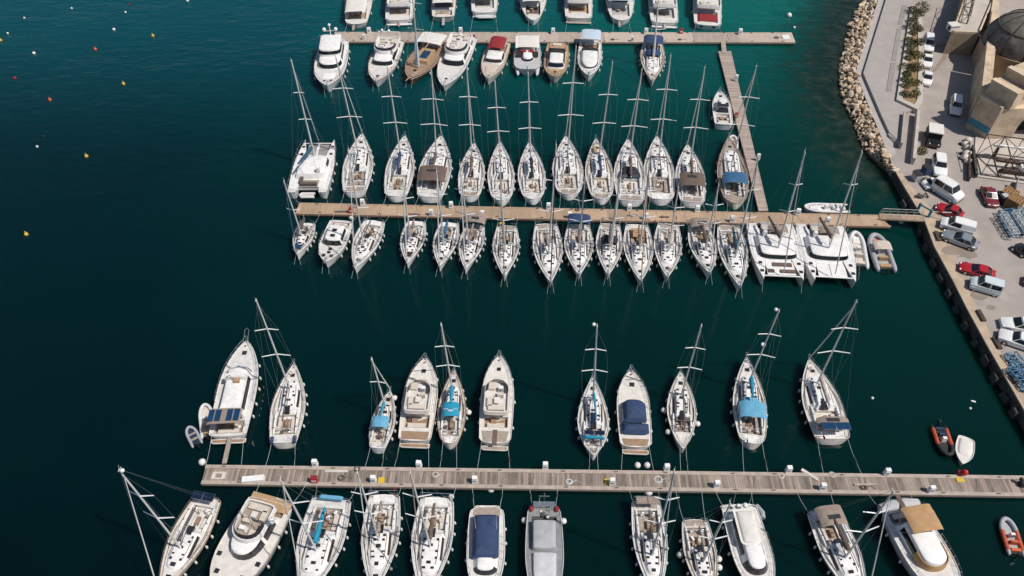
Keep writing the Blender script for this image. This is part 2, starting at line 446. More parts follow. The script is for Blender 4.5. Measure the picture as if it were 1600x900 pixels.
        for sd in (-1, 1):
            ch = (cp, yo+sd*(min(s.hb(tm), s.bm)-.1), s.z(tm)); pr = ch
            for q, e in tips:
                if q == sd: ri.tube(pr, e, .009, n=4); pr = e
            ri.tube(pr, b.lerp(t, .96), .009, n=4)
            ri.tube((cp-.4, ch[1], ch[2]), b.lerp(t, spread[0]), .008, n=4)
            ri.tube((s.x(.015), yo+sd*s.hb(.02)*.7, s.z(0)+.1), (t.x-.1, t.y, t.z), .009, n=4)
        ri.tube((s.x(headx), yo, s.z(headx)+.05), b.lerp(t, .985), .01, n=4)
        ri.tube((b.x-.6, b.y, b.z), b.lerp(t, .98), .012, n=4)
        s.part(ri, 'rigging', 'wire')
        if jib:
            a = Vector((s.x(headx), yo, s.z(headx)+.5)); e = b.lerp(t, .93)
            pts = [a.lerp(e, i/8) for i in range(9)]
            s.part(MB().sweep(pts, [jibr*.7]+[jibr*(1.15-.55*i/8) for i in range(1, 9)], 7), 'furled_headsail', jib)
        bt = boomt if boomt is not None else .16
        gz = Vector((b.x-.15, b.y, b.z+boomz-base+.1)); bx = s.x(bt)
        ln = gz.x-bx
        en = Vector((gz.x-ln*math.cos(boomang), gz.y+ln*math.sin(boomang), gz.z-.12))
        bo = s.part(MB().tube(gz, en, .09, n=7), 'boom', 'alloy' if cover else 'alloy_dark')
        if cover:
            pts = []; rad = []
            for i in range(11):
                f = i/10; p_ = gz.lerp(en, .02+f*.93)
                pts.append((p_.x, p_.y+.03*math.sin(i*2.1), p_.z+.2)); rad.append(coverr*(1.25-.75*f)*(1+.1*math.sin(i*2.7)) if f > .02 else coverr*.8)
            s.part(MB().sweep(pts, rad, 8, 1.25), 'sail_cover', cover, bo)
        sh = MB(); sh.tube(en, (en.x+.3, en.y*.5, s.z(bt)+.15), .03, n=4); sh.tube(gz+Vector((-ln*.3, 0, 0)), (b.x, b.y, b.z), .03, n=4)
        s.part(sh, 'mainsheet', 'rope_dark', bo)
    def canopy(s, t0, t1, w, zh, name, mat, crown=.25, posts=True, skirt=.18, n=6, tail=0.0, label=None, wfront=None, yo=0.0):
        """bimini, sprayhood or awning: bowed cloth on a frame"""
        mb = MB(); m = 9; zb = s.z((t0+t1)/2)+zh
        for i in range(n+1):
            t = t0+(t1-t0)*i/n; e = 1-abs(2*i/n-1)**2.5; ww = w if wfront is None else w+(wfront-w)*(i/n)**2
            for k in range(m):
                q = -1+2*k/(m-1); zz = zb+crown*(1-abs(q)**2.6)+.08*e+(.02*math.sin(i*3+k))
                if k in (0, m-1): zz -= skirt
                mb.v.append((s.x(t), yo+q*ww, zz))
        up = len(mb.v)
        for i in range(n+1):
            for k in range(m):
                v = mb.v[i*m+k]; mb.v.append((v[0], v[1]*.985, v[2]-.03))
        for i in range(n):
            for k in range(m-1):
                a = i*m+k; mb.f.append((a, a+m, a+m+1, a+1)); mb.f.append((up+a, up+a+1, up+a+m+1, up+a+m))
        for i in range(n):
            for k in (0, m-1): a = i*m+k; mb.f.append((a, a+m, up+a+m, up+a))
        for k in range(m-1):
            for i in (0, n): a = i*m+k; mb.f.append((a, a+1, up+a+1, up+a))
        o = s.part(mb, name, mat, sharp=60, label=label)
        if posts:
            fr = MB()
            for t in (t0+.01, (t0+t1)/2, t1-.01):
                for sd in (-1, 1): fr.tube((s.x(t), yo+sd*w*.98, zb-skirt), (s.x((t0+t1)/2), yo+sd*min(w, s.hb(t)-.05) if not yo else yo+sd*w, s.z(t)), .022, n=4)
            s.part(fr, 'frame', 'steel', o)
        return o
    def solarpanel(s, t0, t1, w, dz, mat='solar', n=2, yc=0.0):
        o = None
        for i in range(n):
            y = yc-w+2*w*(i+.5)/n
            mb = MB().box((s.x((t0+t1)/2), y, s.z(.1)+dz), ((t1-t0)*s.L, 2*w/n*.92, .05))
            o = s.part(mb, 'solar_panel', mat)
            fr = MB().box((s.x((t0+t1)/2), y, s.z(.1)+dz-.035), ((t1-t0)*s.L+.06, 2*w/n*.97, .03)); s.part(fr, 'panel_frame', 'steel', o)
        return o
    def antennas(s, spots, h=2.6):
        for (t, y, z) in spots: s.part(MB().tube((s.x(t), y, z), (s.x(t)-.35, y*1.06, z+h), .025, .01, n=4), 'antenna', 'white_paint')

def clutter(s, t0, t1, w, dz, n, mats=('cushion', 'cushion_dark', 'gel_white', 'teak', 'rope_dark')):
    for i in range(n):
        t = random.uniform(t0, t1); y = random.uniform(-w, w); d = (random.uniform(.2, .55), random.uniform(.2, .5), random.uniform(.1, .3))
        mm = random.choice(mats); nm = {'cushion': 'cushion', 'cushion_dark': 'bag', 'gel_white': 'locker', 'teak': 'crate', 'rope_dark': 'winch'}[mm]
        if nm == 'winch': s.part(MB().tube((s.x(t), y, s.z(t)+dz), (s.x(t), y, s.z(t)+dz+.22), .12, .09, n=8), nm, 'steel')
        else: s.box(t, y, dz, d, nm, mm, rz=random.uniform(-.5, .5), taper=.15)

def sail(S, B, W, label, short, top, tmast=.57, cover=None, jib='sail_white', tw=.74, sr=.02, bimini=None, hood=None, teak=False, hull='gel_white', deck='nonskid', wheels=2, hatches=6, solar=None, plat=True, canoe=False, boom=.17, win='window_brown', fn=5, fballs=(), flag=None, spread=(.42, .7), radar=False, edge=None, bowl=False, cabin=(.36, .78), dinghy=False, p=1.75, stripe=None, cockm='teak_grey', group='sailing yachts moored at the piers', zs=None, zb=None, toer=None, swept=.22, bimw=.92, bimt=(.05, .26), mm='alloy', ballt=False, coverr=.26, extra=None, boomang=0.0, arch=False, sw=1.05, jibr=.085, ropemat='rope_pale', fs=1.1, fb=1.5):
    far = B[1] < S[1]
    b = Boat('sailing_yacht', S, B, W, label, short, 'sailing yacht', group, zs=.5 if far else fs, zb=fb if far else .35, fs=fs, fb=fb, tw=(.2 if canoe else tw), sr=(.12 if canoe else sr), tm=(.48 if canoe else .40), p=p, q=1.0, hull=hull, deck=deck)
    if zs is not None: pass
    b.scoop = .0 if canoe else .018
    b.make_hull(stripe=stripe, railmat=toer, rake=.05 if canoe else .03)
    for sd in (-1, 1): b.part(MB().path([(b.x(t), sd*max(.12, b.hb(t)*.86-.1), b.z(t)+.035) for t in (.18, .3, .42, .54, .66, .78, .9)], .03, 4), 'jackstay', random.choice(('alloy_dark', 'canvas_navy', 'rope_dark', 'cushion_dark')))
    if cockm == 'teak_grey' and not teak: cockm = random.choice(('teak_grey', 'cushion', 'nonskid', 'nonskid'))
    L = b.L; c0, c1 = (.10, .335) if not canoe else (.2, .37)
    wc = b.hb((c0+c1)/2)*.62
    dk = b.make_deck([(c0, c1, wc, .5)])
    # cockpit
    fl = b.patch(c0+.004, c1-.004, wc*.96, wc*.96, -.5, 'cockpit_floor', cockm)
    for sd in (-1, 1):
        b.part(MB().box((b.x((c0+c1)/2), sd*wc*.72, b.z(.2)-.33), ((c1-c0)*L*.8, wc*.46, .32)), 'cockpit_seat', 'teak_grey' if teak else random.choice(['cushion', 'nonskid', 'gel_beige']))
        b.part(MB().sweep([(b.x(c0+(c1-c0)*i/4), sd*(wc+.12), b.z(.2)+.06+.04*i) for i in range(6)], [.1, .13, .14, .15, .15, .06], 6, 1.3), 'coaming', 'gel_white')
        for k in (.3, .75): b.part(MB().tube((b.x(c0+(c1-c0)*k), sd*(wc+.14), b.z(.2)+.2), (b.x(c0+(c1-c0)*k), sd*(wc+.14), b.z(.2)+.38), .12, .09, n=8), 'winch', 'steel')
    b.part(MB().box((b.x(c0+(c1-c0)*.62), 0, b.z(.2)-.22), ((c1-c0)*L*.36, wc*.3, .42), taper=.1), 'cockpit_table', 'teak')
    if wheels == 2:
        for sd in (-1, 1): b.wheel(c0+.045, sd*wc*.55, .1, .42)
    elif wheels == 1: b.wheel(c0+.05, 0, .1, .55)
    if plat and not canoe: b.patch(.006, c0-.02, b.hb(.03)*.75, b.hb(.06)*.7, -.02, 'swim_platform', random.choice(['teak_grey', 'nonskid', 'gel_white']))
    # coachroof
    k0, k1 = cabin
    wf = lambda x: min(b.hb(x/L+.5)-.42, b.bm*.62)
    wfx = lambda x: max(.18, wf(x))
    out, ix = outl(b.x(k0), b.x(k1), wfx, nose=.10*L, tail=.12, ns=7)
    zc = b.z(.5)-.06; hc = .46
    rf = b.part(tier(MB(), out, zc, zc+hc, .27, .1, .06), 'coachroof', 'gel_white', sharp=50)
    i0, i1 = ix['stbd']; j0, j1 = ix['port']
    for (a, c) in ((i0+1, i1-1), (j0+1, j1-1)):
        b.part(pane(MB(), out, zc, zc+hc, .27, a, c, .15, .95, .1), 'cabin_window', win, rf)
    zt = hc-.05
    tr = random.random(); ph = random.choice((0, 1, 2))
    for i in range(hatches):
        f = (i+.5)/hatches
        t = k0+.05+(k1-k0-.08)*f
        t += random.uniform(-.012, .012)
        if i % 3 == ph: b.hatch(t, 0, random.uniform(.4, .62), random.uniform(.28, .45), dz=zc+hc-b.z(t)+.03, parent=rf)
        else:
            hw = random.uniform(.2, .42); hl = random.uniform(.18, .3); hy = random.uniform(.36, .56)
            for sd in (-1, 1): b.hatch(t, sd*wfx(b.x(t))*hy, hw, hl, dz=zc+hc-b.z(t)+.01, parent=rf)
    b.hatch(min(.9, k1+.055), 0, .55, .5, dz=.0)
    # companionway, hand rails, anchor gear
    b.part(MB().box((b.x(k0+.02), 0, zc+hc*.75), (.09*L, .7, .36)), 'companionway', 'smoke', rf)
    for sd in (-1, 1): b.part(MB().path([(b.x(t), sd*wfx(b.x(t))*.62, zc+hc+.05) for t in (k0+.08, k0+.16, k0+.24, k0+.32)], .035, 4), 'handrail', 'teak' if tr < .5 else 'alloy_dark', rf)
    an = MB().box((b.x(.985)+.1, 0, b.z(1)+.03), (.5, .16, .1)); an.tube((b.x(.93), 0, b.z(.93)), (b.x(.93), 0, b.z(.93)+.2), .1, n=8)
    b.part(an, 'anchor_roller', 'steel')
    for sd in (-1, 1): b.part(MB().path([(b.x(t), sd*(b.hb(t)-.25-.1*(t > .5)), b.z(t)+.03) for t in (.34, .42, .5, .58)], .035, 4), 'genoa_track', 'alloy_dark')
    b.rail(gap=.1, n=8)
    b.part(MB().path([(b.x(.12), -b.hb(.12)+.1, b.z(0)+.6), (b.x(.015), -b.hb(.05)*.9, b.z(0)+.62), (b.x(.012), -b.hb(.05)*.35, b.z(0)+.62)], .028, 4)
           .path([(b.x(.12), b.hb(.12)-.1, b.z(0)+.6), (b.x(.015), b.hb(.05)*.9, b.z(0)+.62), (b.x(.012), b.hb(.05)*.35, b.z(0)+.62)], .028, 4), 'pushpit', 'steel')
    b.rig(tmast, top, cover=cover, jib=jib, jibr=jibr, boomt=boom, boomz=1.55, base=hc-.05, spread=spread, radar=radar, swept=swept, mm=mm, ballt=ballt, coverr=coverr, boomang=boomang, sw=sw)
    if bimini: b.canopy(bimt[0], bimt[1], b.hb(.15)*bimw, 1.55, 'bimini', bimini, label=bimini.split('_')[1]+' cloth bimini')
    if hood: b.canopy(k0-.03, k0+.1, wc*1.15, .72, 'sprayhood', hood, crown=.38, posts=False, skirt=.3, wfront=wc*.9)
    if solar: b.solarpanel(.01, .09, b.hb(.05)*.8, 1.35 if not bimini else 1.95, solar, 2)
    if arch:
        b.part(MB().path([(b.x(.04), -b.hb(.08)*.95, b.z(0)), (b.x(.02), -b.hb(.08)*.9, b.z(0)+1.4), (b.x(.02), b.hb(.08)*.9, b.z(0)+1.4), (b.x(.04), b.hb(.08)*.95, b.z(0))], .04, 5), 'stern_arch', 'steel')
    b.fenders(fn, ball=fballs)
    clutter(b, c0+.02, c1-.02, wc*.8, -.05, 4)
    for k in range(3):
        y = random.uniform(-.6, .6); b.part(MB().path([(b.x(tmast)-.1, y*.3, zc+hc+.06), (b.x(tmast-.08), y*.8, zc+hc+.06), (b.x(k0+.05), y, zc+hc+.07)], .03, 4), 'halyard', random.choice(('rope_dark', 'rope_dark', 'canvas_navy', 'rope')))
    if random.random() < .5: b.part(MB().path([(b.x(.86)+.22*math.cos(q), .25+.22*math.sin(q), b.z(.86)+.06+.01*q) for q in [.6*i for i in range(22)]], .035, 4), 'rope_coil', 'rope')
    if bimini in ('canvas_brown', 'canvas_taupe'): b.part(MB().box((b.x(bimt[0]+(bimt[1]-bimt[0])*.62), .1, b.z(sum(bimt)/2)+1.55+.36), (.5, b.bm*.62, .03)), 'bimini_window', 'canvas_black')
    if flag: b.flag(.02, b.hb(.03)*.7, flag)
    if edge: b.ropes(edge, ropemat)
    if bowl: b.bowlines()
    if extra: extra(b)
    return b

def motor(S, B, W, label, short, aft=None, name='motor_yacht', cat='motor yacht', group='motor yachts moored at the piers', hull='gel_white', deck='nonskid', tw=.9, sr=.02, p=2.5, q=.85, tm=.45, fs=1.25, fb=1.75, house=(.26, .66, .72, 1.25), hmat='gel_white', nose=.12, front=(.12, .95), sides=(.3, .85), glass='glass', fly=None, hard=None, canvas=None, cockpit=(.08, .25), cmat='teak', plat=True, platm='teak', pads=None, hatches=((.84, 0, .55),), rails=True, stripe=None, fn=3, fballs=(), edge=None, ropemat='rope_pale', arch=None, ant=0, flag=None, bowl=False, toer=None, extra=None, roofhatch=0, crown=.08, inset=.42, seats=True, stern_far=None):
    far = B[1] < S[1]
    b = Boat(name, S, B, W, label, short, cat, group, zs=.6 if far else fs, zb=fb if far else .5, fs=fs, fb=fb, tw=tw, sr=sr, tm=tm, p=p, q=q, hull=hull, deck=deck, wl=.86)
    L = b.L
    b.make_hull(stripe=stripe, railmat=toer, rake=.06, bot=-.4)
    wl = []
    if cockpit: wl = [(cockpit[0], cockpit[1], b.hb(.15)*.74, .55)]
    b.make_deck(wl)
    if cockpit:
        w = b.hb(.15)*.72; c0, c1 = cockpit
        b.patch(c0+.003, c1-.003, w, w, -.56, 'cockpit_floor', cmat)
        if seats:
            b.part(MB().box((b.x(c0)+.4, 0, b.z(.1)-.28), (.6, w*1.5, .42)), 'stern_bench', 'cushion')
            b.part(MB().box((b.x((c0+c1)/2)+.2, w*.2, b.z(.1)-.1), (.8, .7, .08)).tube((b.x((c0+c1)/2)+.2, w*.2, b.z(.1)-.5), (b.x((c0+c1)/2)+.2, w*.2, b.z(.1)-.1), .07), 'cockpit_table', 'teak')
            clutter(b, c0+.05, c1-.02, w*.8, -.5, 3)
    if plat:
        w = b.hb(.03)*.93
        o_ = [(b.x(0)-.5, -w*.85), (b.x(0)-.35, -w), (b.x(0)+.1, -w), (b.x(0)+.1, w), (b.x(0)-.35, w), (b.x(0)-.5, w*.85)]
        sp = b.part(MB().prism(o_, .32, .46), 'swim_platform', hull)
        b.part(MB().prism(offset(o_, .09), .465, .48), 'platform_boards', platm, sp)
        if aft: b.patch(.015, aft, b.hb(.03)*.8, b.hb(aft)*.84, .02, 'aft_deck', platm)
    top = b.z(.5)
    if house:
        t0, t1, wfr, h = house
        wf = lambda x: max(.3, min(b.hb(x/L+.5)-.32, b.bm*wfr))
        out, ix = outl(b.x(t0), b.x(t1), wf, nose=nose*L, tail=.15, ns=7, na=10)
        zc = b.z(t0)-.05; zt = zc+h; top = zt
        hs = b.part(tier(MB(), out, zc, zt, inset, .12, crown), 'deckhouse', hmat, sharp=50)
        a, c = ix['front']
        if front: b.part(pane(MB(), out, zc, zt, inset, a, c, front[0], front[1], .12, .025), 'windscreen', glass, hs)
        if sides:
            for (q0, q1) in (ix['stbd'], ix['port']):
                b.part(pane(MB(), out, zc, zt, inset, q0+1, q1-1, sides[0], sides[1], .12), 'side_window', glass, hs)
        a0, a1 = ix['aft']
        b.part(pane(MB(), out, zc, zt, inset, a0+1, a1-1, .08, .8, .12), 'saloon_door', 'smoke', hs)
        for i in range(roofhatch):
            t = t0+(t1-t0)*(.4+.3*i); b.part(MB().box((b.x(t), 0, zt+crown+.02), (.55, .7, .06)), 'roof_hatch', 'smoke', hs)
    if fly:
        t0, t1, wfr, sty = fly; w = b.bm*wfr
        out, ix = outl(b.x(t0), b.x(t1), lambda x: min(w, b.hb(x/L+.5)-.15), nose=w*.95, tail=.35, ns=6, na=10)
        z0 = top-.02
        fl = MB(); tier(fl, out, z0, z0+.3, -.08, .05, 0); fo = b.part(fl, 'flybridge', hmat)
        # raised rim round a sunken floor
        rim = MB(); inn = offset(out, .16); n = len(out); o_ = offset(out, -.06)
        rim.v += [(p_[0], p_[1], z0+.28) for p_ in o_]+[(p_[0], p_[1], z0+.75) for p_ in offset(out, .02)]+[(p_[0], p_[1], z0+.75) for p_ in inn]+[(p_[0], p_[1], z0+.31) for p_ in inn]
        for k in range(3):
            for i in range(n): j = (i+1) % n; rim.f.append((k*n+i, k*n+j, (k+1)*n+j, (k+1)*n+i))
        b.part(rim, 'flybridge_rim', hmat, fo)
        b.part(MB().sheet([(p_[0], p_[1]) for p_ in offset(out, .18)], z0+.32), 'flybridge_floor', 'teak_grey' if sty == 'teak' else 'nonskid', fo)
        a, c = ix['front']
        b.part(pane(MB(), offset(out, .06), z0+.6, z0+1.25, .3, a-1, c+1, .05, .95, .05, .02), 'wind_deflector', 'smoke', fo)
        xm = b.x(t0+(t1-t0)*.62)
        b.part(MB().box((xm+.5, -w*.3, z0+.65), (.6, w*.5, .65), taper=.25), 'helm_console', 'gel_white', fo)
        b.part(MB().path([(xm+.16, -w*.3+.25*math.cos(2*math.pi*i/10), z0+.85+.25*math.sin(2*math.pi*i/10)) for i in range(10)], .03, 4, closed=True), 'steering_wheel', 'engine', fo)
        b.part(MB().box((xm-.45, -w*.3, z0+.6), (.55, w*.5, .5)).box((xm-.7, -w*.3, z0+.9), (.15, w*.5, .5)), 'helm_seat', 'cushion', fo)
        xa = b.x(t0)+.75
        b.part(MB().box((xa, 0, z0+.52), (.7, w*1.3, .4)).box((xa+.85, w*.55, z0+.52), (1.3, w*.35, .4)), 'lounge_seat', 'cushion', fo)
        b.part(MB().box((xa+1.0, -w*.05, z0+.75), (.9, .7, .06)).box((xa+1.0, -w*.05, z0+.5), (.2, .2, .45)), 'flybridge_table', 'gel_cream', fo)
        b.part(MB().box((xm+.9, w*.45, z0+.55), (1.0, w*.5, .3)), 'sun_pad', 'cushion', fo)
        top = z0+.75
    if arch:
        t, hh = arch; w = b.bm*.8; z0 = top-.5
        a_ = b.part(MB().path([(b.x(t)+.5, -w, z0), (b.x(t), -w*.95, z0+hh), (b.x(t), w*.95, z0+hh), (b.x(t)+.5, w, z0)], .11, 6), 'radar_arch', 'gel_white')
        b.part(MB().ball((b.x(t), 0, z0+hh+.25), .3, (1, 1, .55)), 'radar_dome', 'white_paint', a_)
        b.part(MB().ball((b.x(t), -w*.6, z0+hh+.3), .26), 'satellite_dome', 'white_paint', a_)
        b.part(MB().tube((b.x(t), 0, z0+hh), (b.x(t), 0, z0+hh+1.6), .04, n=5), 'light_mast', 'white_paint', a_)
    if hard:
        t0, t1, w, zh, mt = hard
        b.canopy(t0, t1, b.bm*w, zh, 'canopy', mt, crown=.14, skirt=.08)
    if canvas:
        for (t0, t1, w, z0, h, mt, ns) in canvas:
            out, ix = outl(b.x(t0), b.x(t1), lambda x: min(b.bm*w, b.hb(x/L+.5)-.12), nose=ns*L, tail=.25, ns=6, na=10)
            mb = tier(MB(), out, b.z(.3)+z0, b.z(.3)+z0+h, .28, .22, .12)
            b.part(mb, 'canvas_cover', mt, sharp=60)
    if pads:
        t0, t1, w, mt = pads
        out, ix = outl(b.x(t0), b.x(t1), lambda x: min(b.bm*w, b.hb(x/L+.5)*.6), nose=.4, tail=.15, ns=4)
        b.part(tier(MB(), out, b.z((t0+t1)/2)-.02, b.z((t0+t1)/2)+.14, .03, .05, .02), 'sun_pad', mt)
    for (t, y, w) in hatches: b.hatch(t, y*b.bm, w, dz=.02)
    an = MB().box((b.x(.985)+.2, 0, b.z(1)+.05), (.7, .2, .12)); an.tube((b.x(.93), 0, b.z(.93)), (b.x(.93), 0, b.z(.93)+.22), .13, n=8)
    b.part(an, 'anchor_roller', 'steel')
    if rails: b.rail(t0=.34, t1=.97, h=.72, n=8, gap=.08, r=.026)
    if ant: b.antennas([(.3, sd*b.bm*.55, top) for sd in (-1, 1)][:ant])
    b.fenders(fn, ball=fballs)
    if flag: b.flag(.02, b.hb(.03)*.5, flag)
    if edge: b.ropes(edge, ropemat)
    if bowl: b.bowlines()
    b.top = top
    if extra: extra(b)
    return b

def sailcat(S, B, W, label, short, top, cover, group='sailing catamarans', tramp='net', bim='canvas_taupe', edge=None, blue=False, tmast=.5, boomang=0.0, far=False, fore=None, bowl=False, boom=.08):
    b = Boat('sailing_catamaran', S, B, W, label, short, 'catamaran', group, zs=.7 if far else 1.5, zb=1.7 if far else .4, fs=1.45, fb=1.8, tw=.75, sr=.015, tm=.45, p=1.9, hull='gel_white', deck='gel_white')
    full = b.bm; yo = full*.73; L = b.L
    b.bm = full*.27
    for sd in (-1, 1):
        h = b.make_hull(yo=sd*yo, rail=False, bot=-.4)
        d = b.make_deck(yo=sd*yo, mat='gel_white')
        for t in (.72, .86): b.part(MB().box((b.x(t), sd*yo, b.z(t)+.01), (.5, .5, .06)), 'hatch', 'smoke')
        b.part(MB().box((b.x(.45), sd*(yo+full*.27+.003), .95), (L*.25, .02, .22)), 'hull_window', 'smoke', h)
        for k in range(3): b.part(MB().box((b.x(.01+.025*k), sd*yo, b.z(0)-.02+.005*k), (L*.02, full*.36, .06)), 'stern_step', 'nonskid')
    # bridge deck from t=.1 to .7
    z = b.z(.4)
    b.part(MB().box((b.x(.40), 0, z-.42), (L*.60, full*1.2, .7)), 'bridge_deck', 'gel_white')
    b.part(MB().box((b.x(.16), 0, z-.05), (L*.13, full*.9, .06)), 'cockpit_floor', 'teak_grey')
    b.part(MB().box((b.x(.13), 0, z+.2), (.6, full*.8, .45)).box((b.x(.2), full*.4, z+.2), (L*.1, .5, .45)), 'cockpit_seat', 'cushion_dark' if blue else 'cushion')
    out, ix = outl(b.x(.24), b.x(.66), full*.76, nose=L*.11, tail=.25, ns=6, na=12, pw=3.2)
    hs = b.part(tier(MB(), out, z-.1, z+.85, .36, .1, .05), 'saloon', 'gel_white', sharp=40)
    a, c = ix['front']
    b.part(pane(MB(), out, z-.1, z+.85, .36, a-2, c+2, .3, .95, .1, .03), 'saloon_window', 'glass', hs)
    # forward beam and nets
    cb = MB().tube((b.x(.935), -yo, b.z(.9)-.1), (b.x(.935), yo, b.z(.9)-.1), .11, n=8)
    b.part(cb, 'crossbeam', 'alloy')
    if fore:   # solid foredeck lounge
        b.part(MB().box((b.x(.80), 0, z+.0), (L*.22, full*1.06, .1)), 'foredeck', 'gel_white')
        b.part(MB().box((b.x(.745), full*.08, z+.12), (L*.055, full*.72, .2)), 'sun_pad', fore)
        b.part(MB().box((b.x(.855), full*.24, z+.12), (L*.05, full*.58, .2)), 'sun_pad', fore)
        b.part(MB().box((b.x(.855), -full*.38, z+.12), (L*.05, full*.22, .2)), 'sun_pad', fore)
    else:
        for sd in (-1, 1): b.part(MB().box((b.x(.815), sd*full*.27, z-.08), (L*.225, full*.5, .03)), 'trampoline', tramp)
        b.part(MB().box((b.x(.815), 0, z-.03), (L*.23, .35, .1)), 'walkway', 'gel_white')
    if bim: b.canopy(.17, .29, full*.38, 1.5, 'bimini', bim, crown=.1, yo=full*.12)
    b.part(MB().box((b.x(.3), -full*.42, z+1.35), (.7, .6, .8), taper=.2), 'helm_console', 'gel_white')
    b.bm = full*.95
    hb0 = b.hb; b.hb = lambda t: full*.95
    b.rig(tmast, top, cover=cover, jib='sail_grey', boomt=boom, boomz=2.3, base=1.0, headx=.93, spread=(.4, .68), boomang=boomang, coverr=.25, sw=.42, mastr=.14)
    # rails
    mb = MB()
    for sd in (-1, 1):
        tp = [(b.x(.1+.085*i), sd*(full-.08-.25*max(0, i-8)), z+.65) for i in range(11)]
        mb.path(tp, .018, 4)
        for q in tp: mb.tube((q[0], q[1], z), q, .02, n=4)
    b.part(mb, 'guardrail', 'steel')
    # dinghy hung across the stern
    dg = MB().path([(b.x(.02), -full*.35, .95), (b.x(.02), full*.28, .95), (b.x(-.01), full*.38, .95), (b.x(-.045), full*.28, .95), (b.x(-.045), -full*.35, .95)], .2, 8)
    t_ = b.part(dg, 'tender', 'tube_grey' if not blue else 'tube_white'); b.part(MB().box((b.x(-.012), 0, .85), (L*.05, full*.6, .1)), 'tender_floor', 'gel_beige', t_)
    b.hb = lambda t: full
    b.fenders(4, t0=.12, t1=.6)
    if edge: b.ropes(edge)
    if bowl: 
        for sd in (-1, 1):
            p0 = b.M @ Vector((b.x(.98), sd*yo, b.z(1)*.6)); p1 = b.M @ Vector((b.x(1)+1.1, sd*yo, -.25))
            ROPES.append((b, 'port' if sd > 0 else 'starboard', p0, p1, 'rope_pale', .03, .03, 'bow'))
    return b

def rib(S, B, W, label, short, tube='tube_grey', floor='nonskid_grey', console=True, engine=True, name='inflatable_boat', cat='inflatable boat', group='inflatable boats and dinghies', accents=None, bim=None, edge=None, tr=.24, seat='cushion_dark', tubed=None, people=False, deckpad=None):
    b = Boat(name, S, B, W, label, short, cat, group, zs=.4, zb=.5, fs=.45, fb=.6, tw=.9, sr=.02, tm=.4, p=2.2, hull='gel_white', deck='gel_white')
    L = b.L; w = b.bm; r = w*tr
    def path(t0, t1, n=7): return [(b.x(t0+(t1-t0)*i/n), w-r, .42+.12*(t0+(t1-t0)*i/n)**3) for i in range(n+1)]
    def yy(t): return (w-r)*(1 if t < .62 else math.sqrt(max(0, 1-((t-.62)/.36)**2)))
    ts = [0, .1, .25, .4, .55, .65, .75, .83, .9, .95, .975]
    pts = [(b.x(t), -yy(t), .42+.22*t**3) for t in ts]+[(b.x(.98), 0, .64)]+[(b.x(t), yy(t), .42+.22*t**3) for t in reversed(ts)]
    rad = [r*.55]+[r]*(len(pts)-2)+[r*.55]
    tb = b.part(MB().sweep(pts, rad, 10), 'inflatable_tube', tube, sharp=60)
    if accents:
        for sd in (-1, 1):
            pp = [(b.x(t), sd*yy(t), .42+.22*t**3) for t in (.12, .25, .4, .55, .66)]
            b.part(MB().sweep(pp, [r*1.03]*5, 10), 'tube_panel', accents, tb, sharp=60)
    fo = [(b.x(t), -yy(t)) for t in ts[1:]]+[(b.x(t), yy(t)) for t in reversed(ts[1:])]
    b.part(MB().prism(fo, -.1, .34), 'hull_floor', floor)
    if deckpad: b.part(MB().prism([(b.x(.68), -w*.42), (b.x(.86), -w*.3), (b.x(.86), w*.3), (b.x(.68), w*.42)], .345, .55), 'bow_cushion', deckpad)
    if console:
        b.part(MB().box((b.x(.5), 0, .72), (L*.1, w*.55, .75), taper=.2), 'console', 'gel_white')
        b.part(MB().path([(b.x(.45), .22*math.cos(2*math.pi*i/8), 1.05+.22*math.sin(2*math.pi*i/8)) for i in range(8)], .03, 4, closed=True), 'steering_wheel', 'engine')
        b.part(MB().box((b.x(.33), 0, .6), (L*.09, w*.75, .5)).box((b.x(.29), 0, .95), (.12, w*.75, .35)), 'seat', seat)
        b.part(MB().box((b.x(.13), 0, .52), (L*.08, w*1.0, .35)), 'stern_bench', seat)
    else:
        b.part(MB().box((b.x(.35), 0, .5), (L*.1, w*1.2, .06)).box((b.x(.62), 0, .5), (L*.08, w*1.1, .06)), 'thwart', 'teak_grey')
    if engine:
        e = b.part(MB().box((b.x(-.035), 0, .95), (.42, .36, .5), taper=.2).box((b.x(-.03), 0, .45), (.22, .16, .7)), 'outboard_motor', 'engine', sharp=50)
    if bim: b.canopy(.42, .66, w*.8, 1.2, 'bimini', bim, crown=.12)
    if edge: b.ropes(edge)
    return b
